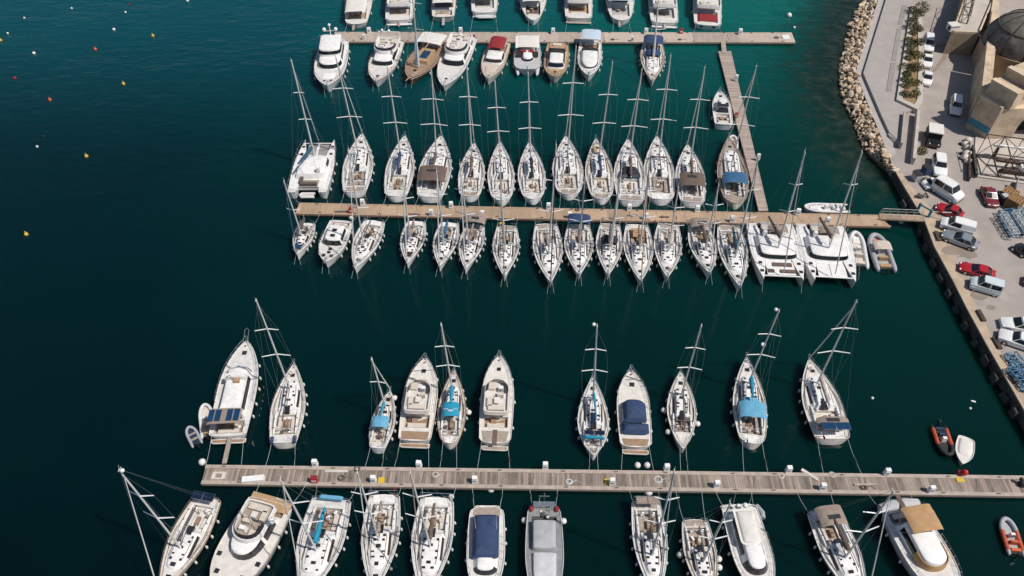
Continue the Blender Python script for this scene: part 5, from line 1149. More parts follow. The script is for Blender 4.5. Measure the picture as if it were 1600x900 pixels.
# raised promenade along the boulders and its low outer ledge
PR = 2.45
pr = [at(x, y, PR) for x, y in ((1413, -160), (1384, 0), (1349, 114), (1377, 179), (1390, 207), (1406, 221), (1413, 176), (1424, 172), (1434, 171), (1402, 154), (1424, 10), (1445, -160))]
tag(MB().prism([(p.x, p.y) for p in pr], QZ-.2, PR).build('promenade', 'promenade', smooth=False), kind='structure')
ledge = [at(x, y, QZ+.03) for x, y in ((1400, -160), (1372, 0), (1337, 113), (1364, 182), (1390, 246), (1401, 240), (1377, 180), (1350, 114), (1384, 0), (1412, -160))]
tag(MB().prism([(p.x, p.y) for p in ledge], QZ-.3, QZ+.03).build('seawall_ledge', 'promenade_ledge', smooth=False), kind='structure')
lw = at(1450, 50, QZ)
for (q, nm) in (([(1410, 8), (1418, 8), (1410, 38), (1403, 38)], 'a'), ([(1402, 44), (1409, 44), (1400, 95), (1393, 95)], 'b'), ([(1392, 98), (1400, 98), (1393, 142), (1385, 142)], 'c')):
    P = [at(x, y, PR+.05) for x, y in q]
    o = MB().prism([(p.x, p.y) for p in P], PR-.02, PR+.08).build('paving_panel', 'paver', smooth=False)
    tag(o, {'a': 'northernmost dark grey paving panel set in the promenade, farthest from the camera', 'b': 'middle and longest of three dark grey paving panels in the promenade', 'c': 'dark grey paving panel in the promenade nearest the bend in the seawall'}[nm], 'paving panel', 'paving panels beside the planter')
# walls of the promenade
def wall(a, b, th, z0, z1, name, mat, label, cat='wall'):
    A, B = at(*a, z1), at(*b, z1); d = (B-A); ln = d.length; m = (A+B)/2
    o = MB().box((0, 0, (z0+z1)/2), (ln, th, z1-z0)).build(name, mat, smooth=False); o.location = (m.x, m.y, 0); o.rotation_euler = (0, 0, math.atan2(d.y, d.x))
    return tag(o, label, cat)
wall((1414, 174), (1409.5, 223), .35, QZ-.1, PR+.75, 'low_wall', 'promenade', 'short dark-sided wall between the promenade steps and the ramp')
wall((1436, 172), (1429, 247), .5, QZ-.1, PR+.8, 'low_wall', 'concrete_pale', 'long pale-topped wall dividing the ramp from the car park')
for i in range(3):
    z = PR-.14*(i+1); A = at(1389+i*1.5, 209+3.2*i, z); B = at(1407, 223+3.2*i-1, z); 
    o = MB().box((0, 0, 0), ((B-A).length, .5, .14)).build('step', 'promenade_ledge', smooth=False); o.location = (A+B)/2-Vector((0, 0, .05)); o.rotation_euler = (0, 0, math.atan2((B-A).y, (B-A).x)); tag(o, kind='structure')
# planter with shrubs
pl = [at(x, y, 2.9) for x, y in ((1424, 8), (1401, 155), (1434, 171), (1442, 158), (1444, 90), (1440, 8))]
c = sum(pl, Vector())/6; pc = [(p.x-c.x, p.y-c.y) for p in pl]
pe = empty('planter', (c.x, c.y, 0)); tag(pe, 'long pale-walled planter full of shrubs beside the parked cars', 'planter')
ring = MB(); inn = offset(pc, .95); n = len(pc)
if area(pc) < 0: pc = pc[::-1]; inn = offset(pc, .95)
ring.v = [(*p, QZ-.1) for p in pc]+[(*p, 2.9) for p in pc]+[(*p, 2.9) for p in inn]+[(*p, QZ) for p in inn]
for k in range(3):
    for i in range(n): ring.f.append((k*n+i, k*n+(i+1) % n, (k+1)*n+(i+1) % n, (k+1)*n+i))
ring.build('planter_wall', 'concrete_pale', pe, smooth=False)
MB().sheet(inn, 2.72).build('soil', 'soil', pe, smooth=False)
def shrub(p, r, h, dry):
    root = empty('shrub', (p.x, p.y, 2.7)); mb = MB(); md = MB()
    for i in range(int(230*r)):
        a = random.uniform(0, 6.283); q = math.sqrt(random.random())*r; z = h*(1-(q/r)**2*.6)*random.uniform(.25, 1); x, y = q*math.cos(a)*random.uniform(.7, 1.25), q*math.sin(a)
        s_ = random.uniform(.09, .24); t = Vector((random.uniform(-1, 1), random.uniform(-1, 1), random.uniform(.1, 1))).normalized(); u = t.orthogonal().normalized(); v = t.cross(u)
        c_ = Vector((x, y, z)); (md if random.random() < dry else mb).add([c_-u*s_, c_+v*s_*.5, c_+u*s_, c_-v*s_*.5], [(0, 1, 2, 3)])
    for i in range(7):
        a = random.uniform(0, 6.283); mb.tube((0, 0, 0), (r*.6*math.cos(a), r*.6*math.sin(a), h*.7), .04, .015, n=4)
    mb.build('foliage', 'leaf', root, smooth=False)
    if md.f: md.build('dry_foliage', 'leaf_dry', root, smooth=False)
    return root
k = 0
for i in range(13):
    f = (i+.5)/13
    for e in (0, 1):
        if e and i % 2: continue
        a = Vector((1429, 14)).lerp(Vector((1412, 152)), f); px = a.x+e*(9+7*f)+random.uniform(-1, 2); py = a.y+e*4+random.uniform(-2, 2)
        if e and f < .2: px -= 3
        o = shrub(at(px, py, 2.9), random.uniform(.75, 1.6), random.uniform(.6, 1.9), .75 if e else random.choice([.15, .3, .5]))
        tag(o, 'low green shrub growing in the long pale-walled planter' if not e else 'dry yellowish shrub along the car side of the pale-walled planter', 'shrub', 'green shrubs in the planter' if not e else 'dry shrubs in the planter')
for (px, py, r_, lb) in ((1440, 14, 1.5, 'tall bushy shrub at the far end of the planter by the white pillar'), (1441, 236, .9, 'orange-brown dry bush at the end of the pale-topped wall'), (1446, 281, .5, 'small dry bush beside the camper van')):
    o = shrub(at(px, py, QZ+.3), r_, r_*1.4, .3 if py < 50 else .95); o.location.z = QZ; tag(o, lb, 'shrub')
# road stains and tarred patches
for P in ([(1457, 70), (1484, 69), (1484, 73), (1459, 73)], [(1484, 73), (1478, 92), (1462, 112), (1455, 112), (1470, 92), (1480, 75)]):
    q = [at(x, y, QZ+.01) for x, y in P]; tag(MB().sheet([(p.x, p.y) for p in q], QZ+.01 if len(P) == 4 else QZ+.014).build('road_stain', 'stain', smooth=False), kind='structure')
placed_st = []
for (px, py, r_) in ((1495, 392, 2.2), (1512, 398, 1.6), (1530, 462, 1.4), (1548, 480, .8)):
    c = at(px, py, QZ+.01); mb = MB(); mb.sheet([(c.x+r_*random.uniform(.6, 1.2)*math.cos(q*.52), c.y+.6*r_*random.uniform(.6, 1.2)*math.sin(q*.52)) for q in range(12)], QZ+.018+.004*len(placed_st)); placed_st.append(1)
    tag(mb.build('road_stain', 'stain', smooth=False), kind='structure')
# ------------------------------------------------------------------ boulders of the breakwater
for nm in 'abc':   # dark weed and wet stone up to the tide line
    nt = MATS['boulder_'+nm].node_tree; N = nt.nodes; b = N['Principled BSDF']; src = b.inputs['Base Color'].links[0].from_socket
    g = N.new('ShaderNodeNewGeometry'); sx = N.new('ShaderNodeSeparateXYZ'); nt.links.new(g.outputs['Position'], sx.inputs[0])
    mr = N.new('ShaderNodeMapRange'); mr.inputs[1].default_value = .15; mr.inputs[2].default_value = .6; nt.links.new(sx.outputs['Z'], mr.inputs[0])
    mx = N.new('ShaderNodeMix'); mx.data_type = 'RGBA'; mx.inputs['A'].default_value = (.03, .028, .015, 1); nt.links.new(mr.outputs[0], mx.inputs['Factor']); nt.links.new(src, mx.inputs['B']); nt.links.new(mx.outputs['Result'], b.inputs['Base Color'])
bm_v = []
for kx in range(10):
    mb = MB(); mb.ball((0, 0, 0), 1.25, (random.uniform(.9, 1.3), random.uniform(.7, 1), random.uniform(.6, .85)), 12, 8)
    sdv = [Vector((random.uniform(-1, 1), random.uniform(-1, 1), random.uniform(-1, 1))).normalized() for _ in range(9)]; cut = [random.uniform(.38, .7) for _ in sdv]
    vs_ = []
    for v in mb.v:
        v = Vector(v)
        for d, c_ in zip(sdv, cut):
            e = v.dot(d)-c_
            if e > 0: v -= d*e
        vs_.append(tuple(v*random.uniform(.97, 1.03)))
    mb.v = vs_
    o = mb.build('boulder', ('boulder_a', 'boulder_b', 'boulder_c')[kx % 3], sharp=12); bm_v.append(o.data); bpy.data.objects.remove(o)
OUT = [(1362, -20), (1345, 10), (1328, 40), (1318, 75), (1311, 110), (1312, 145), (1324, 175), (1334, 190), (1341, 215), (1354, 240), (1376, 258), (1394, 270)]
INN = [(1376, -20), (1366, 10), (1358, 38), (1348, 72), (1336, 110), (1345, 145), (1357, 175), (1363, 190), (1373, 215), (1383, 240), (1391, 255), (1398, 268)]
def lerp2(L, t):
    t *= len(L)-1; i = min(int(t), len(L)-2); f = t-i; return (L[i][0]+(L[i+1][0]-L[i][0])*f, L[i][1]+(L[i+1][1]-L[i][1])*f)
mb = MB(); nn = 24
for i in range(nn+1):
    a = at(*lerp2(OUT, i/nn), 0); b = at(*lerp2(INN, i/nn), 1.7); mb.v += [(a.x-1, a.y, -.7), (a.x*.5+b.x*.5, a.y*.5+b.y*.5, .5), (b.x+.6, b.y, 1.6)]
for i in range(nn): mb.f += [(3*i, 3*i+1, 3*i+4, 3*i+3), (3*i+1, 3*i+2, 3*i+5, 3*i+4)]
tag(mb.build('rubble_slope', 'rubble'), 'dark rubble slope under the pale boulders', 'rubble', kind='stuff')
placed = []; tries = 0
while len(placed) < 295 and tries < 12000:
    tries += 1
    t = random.random(); f = random.random()**.9
    a, b = at(*lerp2(OUT, t), .1), at(*lerp2(INN, t), 1.9); p = a.lerp(b, f)
    r_ = random.choice([.4, .5, .55, .6, .75, .95])*random.uniform(.8, 1.1)
    if any((p.xy-q.xy).length < (r_+rr)*.6 for q, rr in placed): continue
    placed.append((p, r_))
for p, r_ in placed:
    o = bpy.data.objects.new('boulder', random.choice(bm_v)); COL.objects.link(o); o.location = (p.x, p.y, p.z+random.uniform(-.15, .25)); o.scale = (r_, r_*random.uniform(.8, 1.1), r_*random.uniform(.8, 1.1)); o.rotation_euler = (random.uniform(-.5, .5), random.uniform(-.5, .5), random.uniform(0, 6.28))
    tag(o, 'pale limestone boulder in the breakwater heaped along the seawall', 'boulder', 'breakwater boulders')
sm = MB()
for i in range(420):
    t = random.random(); f = random.uniform(-.05, 1)
    a, b = at(*lerp2(OUT, t), .1), at(*lerp2(INN, t), 1.9); p = a.lerp(b, f); r_ = random.uniform(.18, .38); me = random.choice(bm_v); q = random.uniform(0, 6.28)
    M_ = Matrix.Translation((p.x, p.y, p.z+.05)) @ Matrix.Rotation(q, 4, 'Z') @ Matrix.Rotation(q*.7, 4, 'X') @ Matrix.Scale(r_, 4)
    sm.add([tuple(M_ @ v.co) for v in me.vertices], [tuple(f_.vertices) for f_ in me.polygons])
tag(sm.build('small_rocks', 'boulder_b', sharp=12), 'small pale rocks filling the gaps between the breakwater boulders', 'rocks', kind='stuff')
# ------------------------------------------------------------------ hanging blocks along the quay face
ords = ['first', 'second', 'third', 'fourth', 'fifth', 'sixth', 'seventh', 'eighth', 'ninth', 'tenth', 'eleventh', 'twelfth', 'thirteenth', 'fourteenth', 'fifteenth']
qf = [(1424, 309), (1446, 352), (1455, 378), (1466, 402), (1477, 424), (1491, 449), (1503, 473), (1517, 500), (1531, 526), (1547, 555), (1563, 583), (1580, 612), (1594, 636)]
def qpt(y):
    for i in range(4, len(QE)-1):
        if QE[i][1] <= y <= QE[i+1][1]:
            f = (y-QE[i][1])/(QE[i+1][1]-QE[i][1]); return qe[i].lerp(qe[i+1], f), (qe[i+1]-qe[i]).normalized()
for i, (x, y) in enumerate(qf):
    p, d = qpt(min(y, 744)); n = Vector((-d.y, d.x, 0)); n = n if n.x < 0 else -n
    rt = empty('quay_fender', (p+n*.5).to_tuple()[:2]+(0,), math.atan2(d.y, d.x)); tag(rt, f'{ords[i]} grey rubber block hanging on the quay face, counted from the gangway end', 'fender', 'fender blocks on the quay face')
    s_ = random.uniform(.7, 1.15); rt.location.x += random.uniform(-.1, .1)
    tier(MB(), [(-.75*s_, -.35*random.uniform(.6, 1.1)), (.75*s_, -.35*random.uniform(.4, 1.2)), (.75*s_, .4), (-.75*s_, .4)], .05, random.uniform(.8, 1.25), .1, .14).build('block', 'quay_fender' if 'quay_fender' in MATS else pm('quay_fender', (.065, .062, .06), .9, .5, 1.5, bump=.4, bscale=3), rt)
    ch = MB(); 
    for e in (-.5, .5): ch.tube((e, 0, 1.3), (e, .3, QZ+.05), .035, n=5)
    ch.build('chain', 'rope_dark', rt)
# bollard timbers on the quay edge
for i, (x, y) in enumerate(((1533, 493), (1558, 536), (1583, 590), (1465, 369))):
    p = at(x, y, QZ+.15); _, d = qpt(min(max(y, 270), 740))
    o = MB(); 
    for q in range(4): o.box((-.75+.5*q, 0, .16), (.46, .55, .3))
    ob = o.build('timber_stop', 'rust'); ob.location = (p.x, p.y, QZ+.008); ob.rotation_euler = (0, 0, math.atan2(d.y, d.x))
    tag(ob, ('dark timber stop on the quay edge beside the small grey panel', 'dark timber stop in front of the parked white cars', 'dark timber stop at the corner by the blue lattice', 'thin dark timber on the quay edge near the silver car')[i], 'timber stop')
# ------------------------------------------------------------------ vehicles
def carpaint(n, c, **k): return pm('paint_'+n, c, .25, .06, .8, coat=.6, **k)
carpaint('white', (.80, .79, .77)); carpaint('silver', (.38, .41, .44), metal=.5); carpaint('red', (.40, .012, .018)); carpaint('dark_red', (.16, .02, .022)); carpaint('pale_blue', (.60, .67, .68)); carpaint('black', (.015, .015, .017)); carpaint('sky', (.25, .45, .55))
def car(a, b, W, Hh, paint, label, style='car', name='parked_car', cat='car', lower=None, group='cars parked on the quay'):
    """a: rear, b: front on the ground (pixels); W, Hh in metres"""
    A, B = at(*a, QZ), at(*b, QZ); d = B-A; L = d.length; m = (A+B)/2
    rt = empty(name, (m.x, m.y, QZ+.02), math.atan2(d.y, d.x)); tag(rt, label, cat, group)
    h = W/2; x0, x1 = -L/2, L/2
    belt = Hh*.58
    if style == 'car': prof = [(0, .45, .62), (.03, .5, .9), (.16, belt/Hh, .97), (.5, belt/Hh, 1), (.72, belt/Hh*.99, .98), (.93, .5, .9), (1, .4, .68)]
    elif style == 'van': prof = [(0, .5, .85), (.02, .6, .96), (.3, belt/Hh, 1), (.7, belt/Hh, 1), (.84, .55, .97), (.96, .48, .9), (1, .38, .75)]
    else: prof = [(0, .5, .8), (.03, .58, .95), (.3, belt/Hh, 1), (.7, belt/Hh, 1), (.95, .52, .93), (1, .4, .8)]
    mb = MB(); rows = []
    for f, zz, ww in prof:
        x = x0+L*f; z = zz*Hh; w = h*ww
        rows.append([(x, -w*.94, .22), (x, -w, .22+(z-.22)*.5), (x, -w*.95, z-.05), (x, -w*.82, z), (x, w*.82, z), (x, w*.95, z-.05), (x, w, .22+(z-.22)*.5), (x, w*.94, .22)])
    for rw in rows: mb.v += rw
    for i in range(len(rows)-1):
        for k in range(7): mb.f.append((i*8+k, (i+1)*8+k, (i+1)*8+k+1, i*8+k+1))
        mb.f.append((i*8+7, (i+1)*8+7, (i+1)*8, i*8))
    mb.f.append(tuple(reversed(range(8)))); mb.f.append(tuple((len(rows)-1)*8+k for k in range(8)))
    mb.build('body', paint, rt, sharp=40)
    t0, t1, rake0, rake1 = {'car': (.10, .70, .16, .22), 'van': (.005, .80, .02, .16), 'suv': (.01, .70, .05, .16)}[style]
    out = [(x0+L*t0, -h*.88), (x0+L*t1*.5, -h*.93), (x0+L*t1, -h*.86), (x0+L*t1+.06, 0), (x0+L*t1, h*.86), (x0+L*t1*.5, h*.93), (x0+L*t0, h*.88), (x0+L*t0-.04, 0)]
    top = [(x0+L*(t0+rake0), -h*.70), (x0+L*(t0+t1)*.5, -h*.74), (x0+L*(t1-rake1), -h*.68), (x0+L*(t1-rake1)+.05, 0), (x0+L*(t1-rake1), h*.68), (x0+L*(t0+t1)*.5, h*.74), (x0+L*(t0+rake0), h*.70), (x0+L*(t0+rake0)-.03, 0)]
    zb, zt = belt-.06, Hh
    rf = MB(); n = 8; rf.v = [(*p, zb) for p in out]+[(*p, zt-.06) for p in top]+[(p[0]*.97, p[1]*.9, zt) for p in top]
    for k in range(2):
        for i in range(n): j = (i+1) % n; rf.f.append((k*n+i, k*n+j, (k+1)*n+j, (k+1)*n+i))
    rf.f.append(tuple(range(2*n, 3*n))); cab = rf.build('roof', paint, rt, sharp=35)
    def glass(i, j, nm, f0=.15, f1=.9, s0=.06, s1=.94):
        g = MB(); O = [Vector((*out[i], zb)), Vector((*out[j], zb))]; T = [Vector((*top[i], zt-.06)), Vector((*top[j], zt-.06))]
        def P(s, f): return O[0].lerp(O[1], s).lerp(T[0].lerp(T[1], s), f)
        nn = (O[1]-O[0]).cross(T[0]-O[0]).normalized(); c = P(.5, .5); nn = nn if nn.dot(c-Vector((0, 0, c.z))) > 0 else -nn
        q = [P(s0, f0), P(s1, f0), P(s1, f1), P(s0, f1)]
        g.add([p+nn*.025 for p in q]+[p-nn*.03 for p in q], [(0, 1, 2, 3), (7, 6, 5, 4), (0, 4, 5, 1), (1, 5, 6, 2), (2, 6, 7, 3), (3, 7, 4, 0)])
        g.build(nm, 'glass', cab, smooth=False)
    glass(2, 3, 'windscreen', s1=1.0); glass(3, 4, 'windscreen', s0=0); glass(6, 7, 'rear_window', s1=1); glass(7, 0, 'rear_window', s0=0)
    glass(1, 2, 'side_window'); glass(4, 5, 'side_window')
    if style != 'van' or lower: glass(0, 1, 'side_window', s0=.12); glass(5, 6, 'side_window', s1=.88)
    for f in (.18, .82):
        for sd in (-1, 1):
            wh = MB().tube((x0+L*f, sd*(h-.2), .32), (x0+L*f, sd*(h+.01), .32), .33, n=14).build('wheel', 'rubber', rt)
            MB().tube((x0+L*f, sd*(h), .32), (x0+L*f, sd*(h+.03), .32), .19, n=10).build('rim', 'steel', wh)
    for sd in (-1, 1):
        MB().ball((x1-.12, sd*h*.62, Hh*.42), .16, (.8, 1.2, .7), 8, 5).build('headlight', 'gel_bright', rt)
        MB().box((x0+.06, sd*h*.68, Hh*.48), (.1, .25, .14)).build('tail_light', 'red', rt)
        MB().ball((x0+L*(t1-.06), sd*(h+.08), belt+.02), .1, (.7, 1.2, .8), 6, 4).build('wing_mirror', paint, rt)
    MB().box((x1-.02, 0, .33), (.12, W*.8, .2)).build('bumper', 'rubber' if style != 'car' else paint, rt)
    if lower: MB().box((0, 0, .55), (L*.9, W*1.012, .4)).build('side_stripe', lower, rt)
    return rt
# fronts point to the camera in the upper car park
car((1449, 62), (1449, 84), 2.0, 1.75, 'paint_white', 'white off-road car at the far end of the line beside the planter', 'suv')
car((1447, 91), (1447, 108), 1.95, 1.5, 'paint_white', 'middle of the three white cars in line beside the planter')
car((1447, 118), (1446, 136), 1.95, 1.5, 'paint_white', 'nearest of the three white cars in line beside the planter')
car((1492, 158), (1491, 183), 2.0, 1.7, 'paint_white', 'white car with a long roof parked against the dark shade of the fort', 'suv')
car((1464, 250), (1467, 279), 2.2, 1.8, 'paint_white', 'white estate car with dark windscreen facing the camper van', 'suv')
car((1458, 292), (1498, 317), 2.5, 2.4, 'paint_white', 'white camper van with a pale blue lower stripe beside the gangway', 'van', 'camper_van', 'camper van', lower='paint_sky')
car((1462, 291), (1442, 293), 2.2, 1.3, 'paint_white', 'low pale car standing behind the camper van', 'car')
car((1502, 342), (1461, 325), 2.1, 1.45, 'paint_red', 'red car parked between the camper van and the white van')
car((1519, 366), (1467, 351), 2.2, 1.9, 'paint_white', 'white delivery van between the red car and the silver saloon', 'van', 'delivery_van', 'van')
car((1526, 389), (1470, 368), 2.2, 1.5, 'paint_silver', 'silver saloon car beside the white delivery van')
car((1538, 297), (1550, 326), 2.1, 1.45, 'paint_dark_red', 'dark red car with open black soft top parked by the stacked pallets')
car((1553, 434), (1497, 419), 2.1, 1.25, 'paint_red', 'low red sports car parked beside the pale blue minibus')
car((1561, 459), (1513, 445), 2.1, 2.0, 'paint_pale_blue', 'pale blue-white minibus at the end of the row of parked cars', 'van', 'minibus', 'minibus', lower='paint_pale_blue')
car((1618, 517), (1561, 508), 2.1, 1.6, 'paint_white', 'farther of two white cars cut by the right edge of the picture')
car((1622, 548), (1557, 526), 2.2, 1.7, 'paint_white', 'nearer of two white cars cut by the right edge, beside the timber stop', 'suv')
car((1606, 402), (1584, 386), 2.0, 1.45, 'paint_black', 'dark car at the right edge of the picture below the blue trusses')
car((1622, 448), (1597, 440), 2.0, 1.4, 'paint_red', 'red car just showing at the right edge of the picture')
# canvas-topped truck
A, B = at(1455, 208, QZ), at(1456, 233, QZ); d = B-A; m = (A+B)/2; tk = empty('small_truck', (m.x, m.y, QZ), math.atan2(d.y, d.x)); tag(tk, 'small dark truck with a square cream canvas top beside the pale-topped wall', 'truck')
L = d.length
MB().box((0, 0, .75), (L, 2.2, .6)).build('body', 'paint_black', tk); MB().box((-L*.12, 0, 2.2), (L*.62, 2.4, .16), taper=.03).build('canvas_top', 'canvas_cream', tk)
MB().box((-L*.12, 0, 1.6), (L*.6, 2.25, 1.1), taper=.03).build('canvas_side', 'canvas_black', tk); MB().box((L*.36, 0, 1.15), (L*.25, 1.9, .35), taper=.15).build('bonnet', 'paint_black', tk); MB().box((L*.24, 0, 1.5), (.08, 1.9, .55)).build('windscreen', 'glass', tk)
for f in (-.3, .3):
    for sd in (-1, 1): MB().tube((L*f, sd*.9, .4), (L*f, sd*1.15, .4), .4, n=12).build('wheel', 'rubber', tk)
for sd in (-1, 1): MB().ball((L*.49, sd*.7, .95), .13).build('headlight', 'gel_bright', tk)
# ------------------------------------------------------------------ the fort
def hgt(base, toppy, toppx=None):
    b = at(*base, QZ); return on_plane(toppx or base[0], toppy, b.y).z
fort = empty('stone_fort', tuple(at(1575, 150, QZ))[:2]+(0,)); tag(fort, 'tan stone fort with stepped buttress, arched opening and large ribbed dome', 'fort')
fo = fort.location
def rel(p): return (p.x-fo.x, p.y-fo.y)
c0, c1 = at(1507, 199, QZ), at(1539, 219, QZ); back = Vector((-(c1-c0).y, (c1-c0).x, 0)).normalized(); back = back if back.y > 0 else -back
z1 = hgt((1513, 188), 140, 1536); al = (c1-c0)
def blk(o0, o1, s0, s1, z0, z1, name, mat, cap=None):
    P = [c0+al*s0+back*o0, c0+al*s1+back*o0, c0+al*s1+back*o1, c0+al*s0+back*o1]; ob = MB().prism([rel(p) for p in P], z0, z1).build(name, mat, fort, smooth=False)
    if cap:
        Q = [c0+al*(s0-.01)+back*(o0-.1), c0+al*(s1+.01)+back*(o0-.1), c0+al*(s1+.01)+back*(o0+.9), c0+al*(s0-.01)+back*(o0+.9)]; MB().prism([rel(p) for p in Q], z1+.002, z1+.35).build('coping', cap, ob, smooth=False)
    return ob
zA = z1
blk(0, 30, 0, 1, QZ-.5, zA, 'buttress', 'stone', 'stone_cap')
blk(.9, 29, .02, 1.2, zA+.005, zA+2.8, 'buttress', 'stone', 'stone_cap')
blk(3.8, 28, .04, 1.4, zA+2.81, zA+4.2, 'buttress', 'stone', 'stone_cap')
o = blk(-.06, -.01, .02, .98, QZ+1.1, QZ+2.3, 'blue_band', 'blue_panel')
# right-hand face with a deep arch
a0, a1 = c1, at(1720, 214, QZ); u = (a1-a0).normalized(); nb = Vector((-u.y, u.x, 0)); nb = nb if nb.y > 0 else -nb
xa = (at(1608, 215, QZ)-a0).length; ra = 3.4; W = (a1-a0).length
def fz(s, z): return (s, z)
face = [(0, QZ-.5), (xa-ra, QZ-.5), (xa-ra, QZ+2.4)]+[(xa-ra*math.cos(math.pi*i/12), QZ+2.4+ra*math.sin(math.pi*i/12)) for i in range(1, 12)]+[(xa+ra, QZ+2.4), (xa+ra, QZ-.5), (W, QZ-.5), (W, zA), (0, zA)]
mb = MB(); n = len(face)
mb.v = [(*rel(a0+u*s), z) for s, z in face]+[(*rel(a0+u*s+nb*3), z) for s, z in face]
mb.f = [tuple(range(n)), tuple(reversed(range(n, 2*n)))]+[(i, n+i, n+(i+1) % n, (i+1) % n) for i in range(n)]
mb.build('arched_wall', 'stone', fort, smooth=False)
P = [a0+nb*3, a0+u*W+nb*3, a0+u*W+back*34, a0+back*30]; MB().prism([rel(p) for p in P], QZ-.5, zA-.02).build('terrace', 'stone_cap', fort, smooth=False)
MB().add([(*rel(a0+u*(xa-ra)+nb*2.6), QZ), (*rel(a0+u*(xa+ra)+nb*2.6), QZ), (*rel(a0+u*(xa+ra)+nb*2.6), QZ+6), (*rel(a0+u*(xa-ra)+nb*2.6), QZ+6)], [(0, 1, 2, 3)]).build('gate', 'rubber', fort, smooth=False)  # black sheet in the arch opening, standing for its dark inside
# long side wall running away from the camera, and the lower terrace block with its pale roof
def pwall(pa, pb, th, z1, name, mat, z0=QZ-.5):
    A, B = at(*pa, QZ), at(*pb, QZ); d = (B-A).normalized(); n_ = Vector((d.y, -d.x, 0)); n_ = n_ if n_.x > 0 else -n_
    return MB().prism([rel(A), rel(B), rel(B+n_*th), rel(A+n_*th)], z0, z1).build(name, mat, fort, smooth=False)
pwall((1511, 186), (1520, 118), 1.5, zA-.3, 'side_wall', 'stone')
pwall((1520.5, 117), (1531, 56), 1.4, zA-.6, 'side_wall', 'stone')
pwall((1531, 55), (1545, -20), 1.2, zA-1.2, 'side_wall', 'stone')
zr = 6.2
rp = [at(x, y, zr) for x, y in ((1487, 52), (1530, 54), (1549, 8), (1580, -90), (1528, -90), (1505, 0))]
MB().prism([rel(p) for p in rp], QZ-.5, zr).build('terrace_block', 'stone_dark', fort, smooth=False)
MB().sheet([rel(p) for p in rp], zr+.02).build('flat_roof', 'roof_pale', fort, smooth=False)
pr_ = MB()
for i in (0, 1, 5):
    a, b = rp[i], rp[(i+1) % 6]; d = (b-a).normalized(); n_ = Vector((-d.y, d.x, 0)); n_ = n_ if n_.dot(sum(rp, Vector())/6-a) > 0 else -n_
    pr_.prism([rel(a), rel(b), rel(b+n_*.3), rel(a+n_*.3)], zr+.03, zr+.45)
pr_.build('parapet', 'stone_cap', fort, smooth=False)
# dome on a drum
dc = at(1595, 66, 7); rd = 6.4
MB().tube((*rel(dc), QZ), (*rel(dc), 6.5), rd*1.04, n=28).build('drum', 'stone_dark', fort)
dm = MB().ball((*rel(dc), 6.5), rd, (1, 1, .95), 32, 10, half=True).build('dome', 'dome', fort)
for i in range(10):
    q = math.pi*2*i/10; MB().path([(rel(dc)[0]+rd*1.01*math.cos(q)*math.sin(e), rel(dc)[1]+rd*1.01*math.sin(q)*math.sin(e), 6.5+rd*.96*math.cos(e)) for e in [math.pi/2*k/8 for k in range(9)]], .12, 5).build('dome_rib', 'dome_rib', dm)
MB().path([(rel(dc)[0]+rd*.8*math.cos(q), rel(dc)[1]+rd*.8*math.sin(q), 6.5+rd*.58) for q in [6.283*k/24 for k in range(24)]], .1, 5, closed=True).build('dome_rib', 'dome_rib', dm)
lt = MB().tube((*rel(dc), 6.4+rd*.95), (*rel(dc), 6.5+rd*.95+1.3), .8, .7, n=10).build('lantern', 'sail_grey', dm)
# cabin and scrap frame on the flat roof
p = at(1489, 43, zr+.5); o = empty('roof_cabin', (p.x, p.y, zr+.02), .15); tag(o, 'small white box cabin with a dark side on the corner of the flat roof', 'cabin')
MB().box((0, 0, .55), (1.7, 1.5, 1.1)).build('wall', 'white_paint', o); MB().box((0, 0, 1.16), (1.9, 1.7, .12)).build('roof', 'gel_cream', o); MB().box((-.86, -.1, .5), (.05, .8, .7)).build('door', 'rubber', o)
def lattice(name, label, cat, a, b, w_, h_, n_, mat, z=QZ, r_=.06, group=None, tri=False, rz=None):
    A, B = at(*a, z), at(*b, z); d = B-A; L_ = d.length; m_ = (A+B)/2
    rt = empty(name, (m_.x, m_.y, z), math.atan2(d.y, d.x)); tag(rt, label, cat, group)
    C = [(-w_/2, 0), (w_/2, 0), (w_/2, h_), (-w_/2, h_)] if not tri else [(-w_/2, 0), (w_/2, 0), (0, h_)]
    ch = MB(); br = MB()
    for (y, zz) in C: ch.tube((-L_/2, y, zz+r_), (L_/2, y, zz+r_), r_, n=6)
    for i in range(n_+1):
        x = -L_/2+L_*i/n_
        for k in range(len(C)):
            y0, q0 = C[k]; y1, q1 = C[(k+1) % len(C)]; br.tube((x, y0, q0+r_), (x, y1, q1+r_), r_*.7, n=5)
            if i < n_:
                x2 = x+L_/n_; s_ = (i+k) % 2
                br.tube((x if s_ else x2, y0, q0+r_), (x2 if s_ else x, y1, q1+r_), r_*.6, n=5)
    ch.build('chord', mat, rt); br.build('bracing', mat, rt)
    return rt
lattice('scrap_frame', 'tangled black steel frame lying on the flat pale roof of the fort', 'steel frame', (1504, 36), (1516, -12), 1.6, 1.6, 4, 'rust', zr+.05, .07)
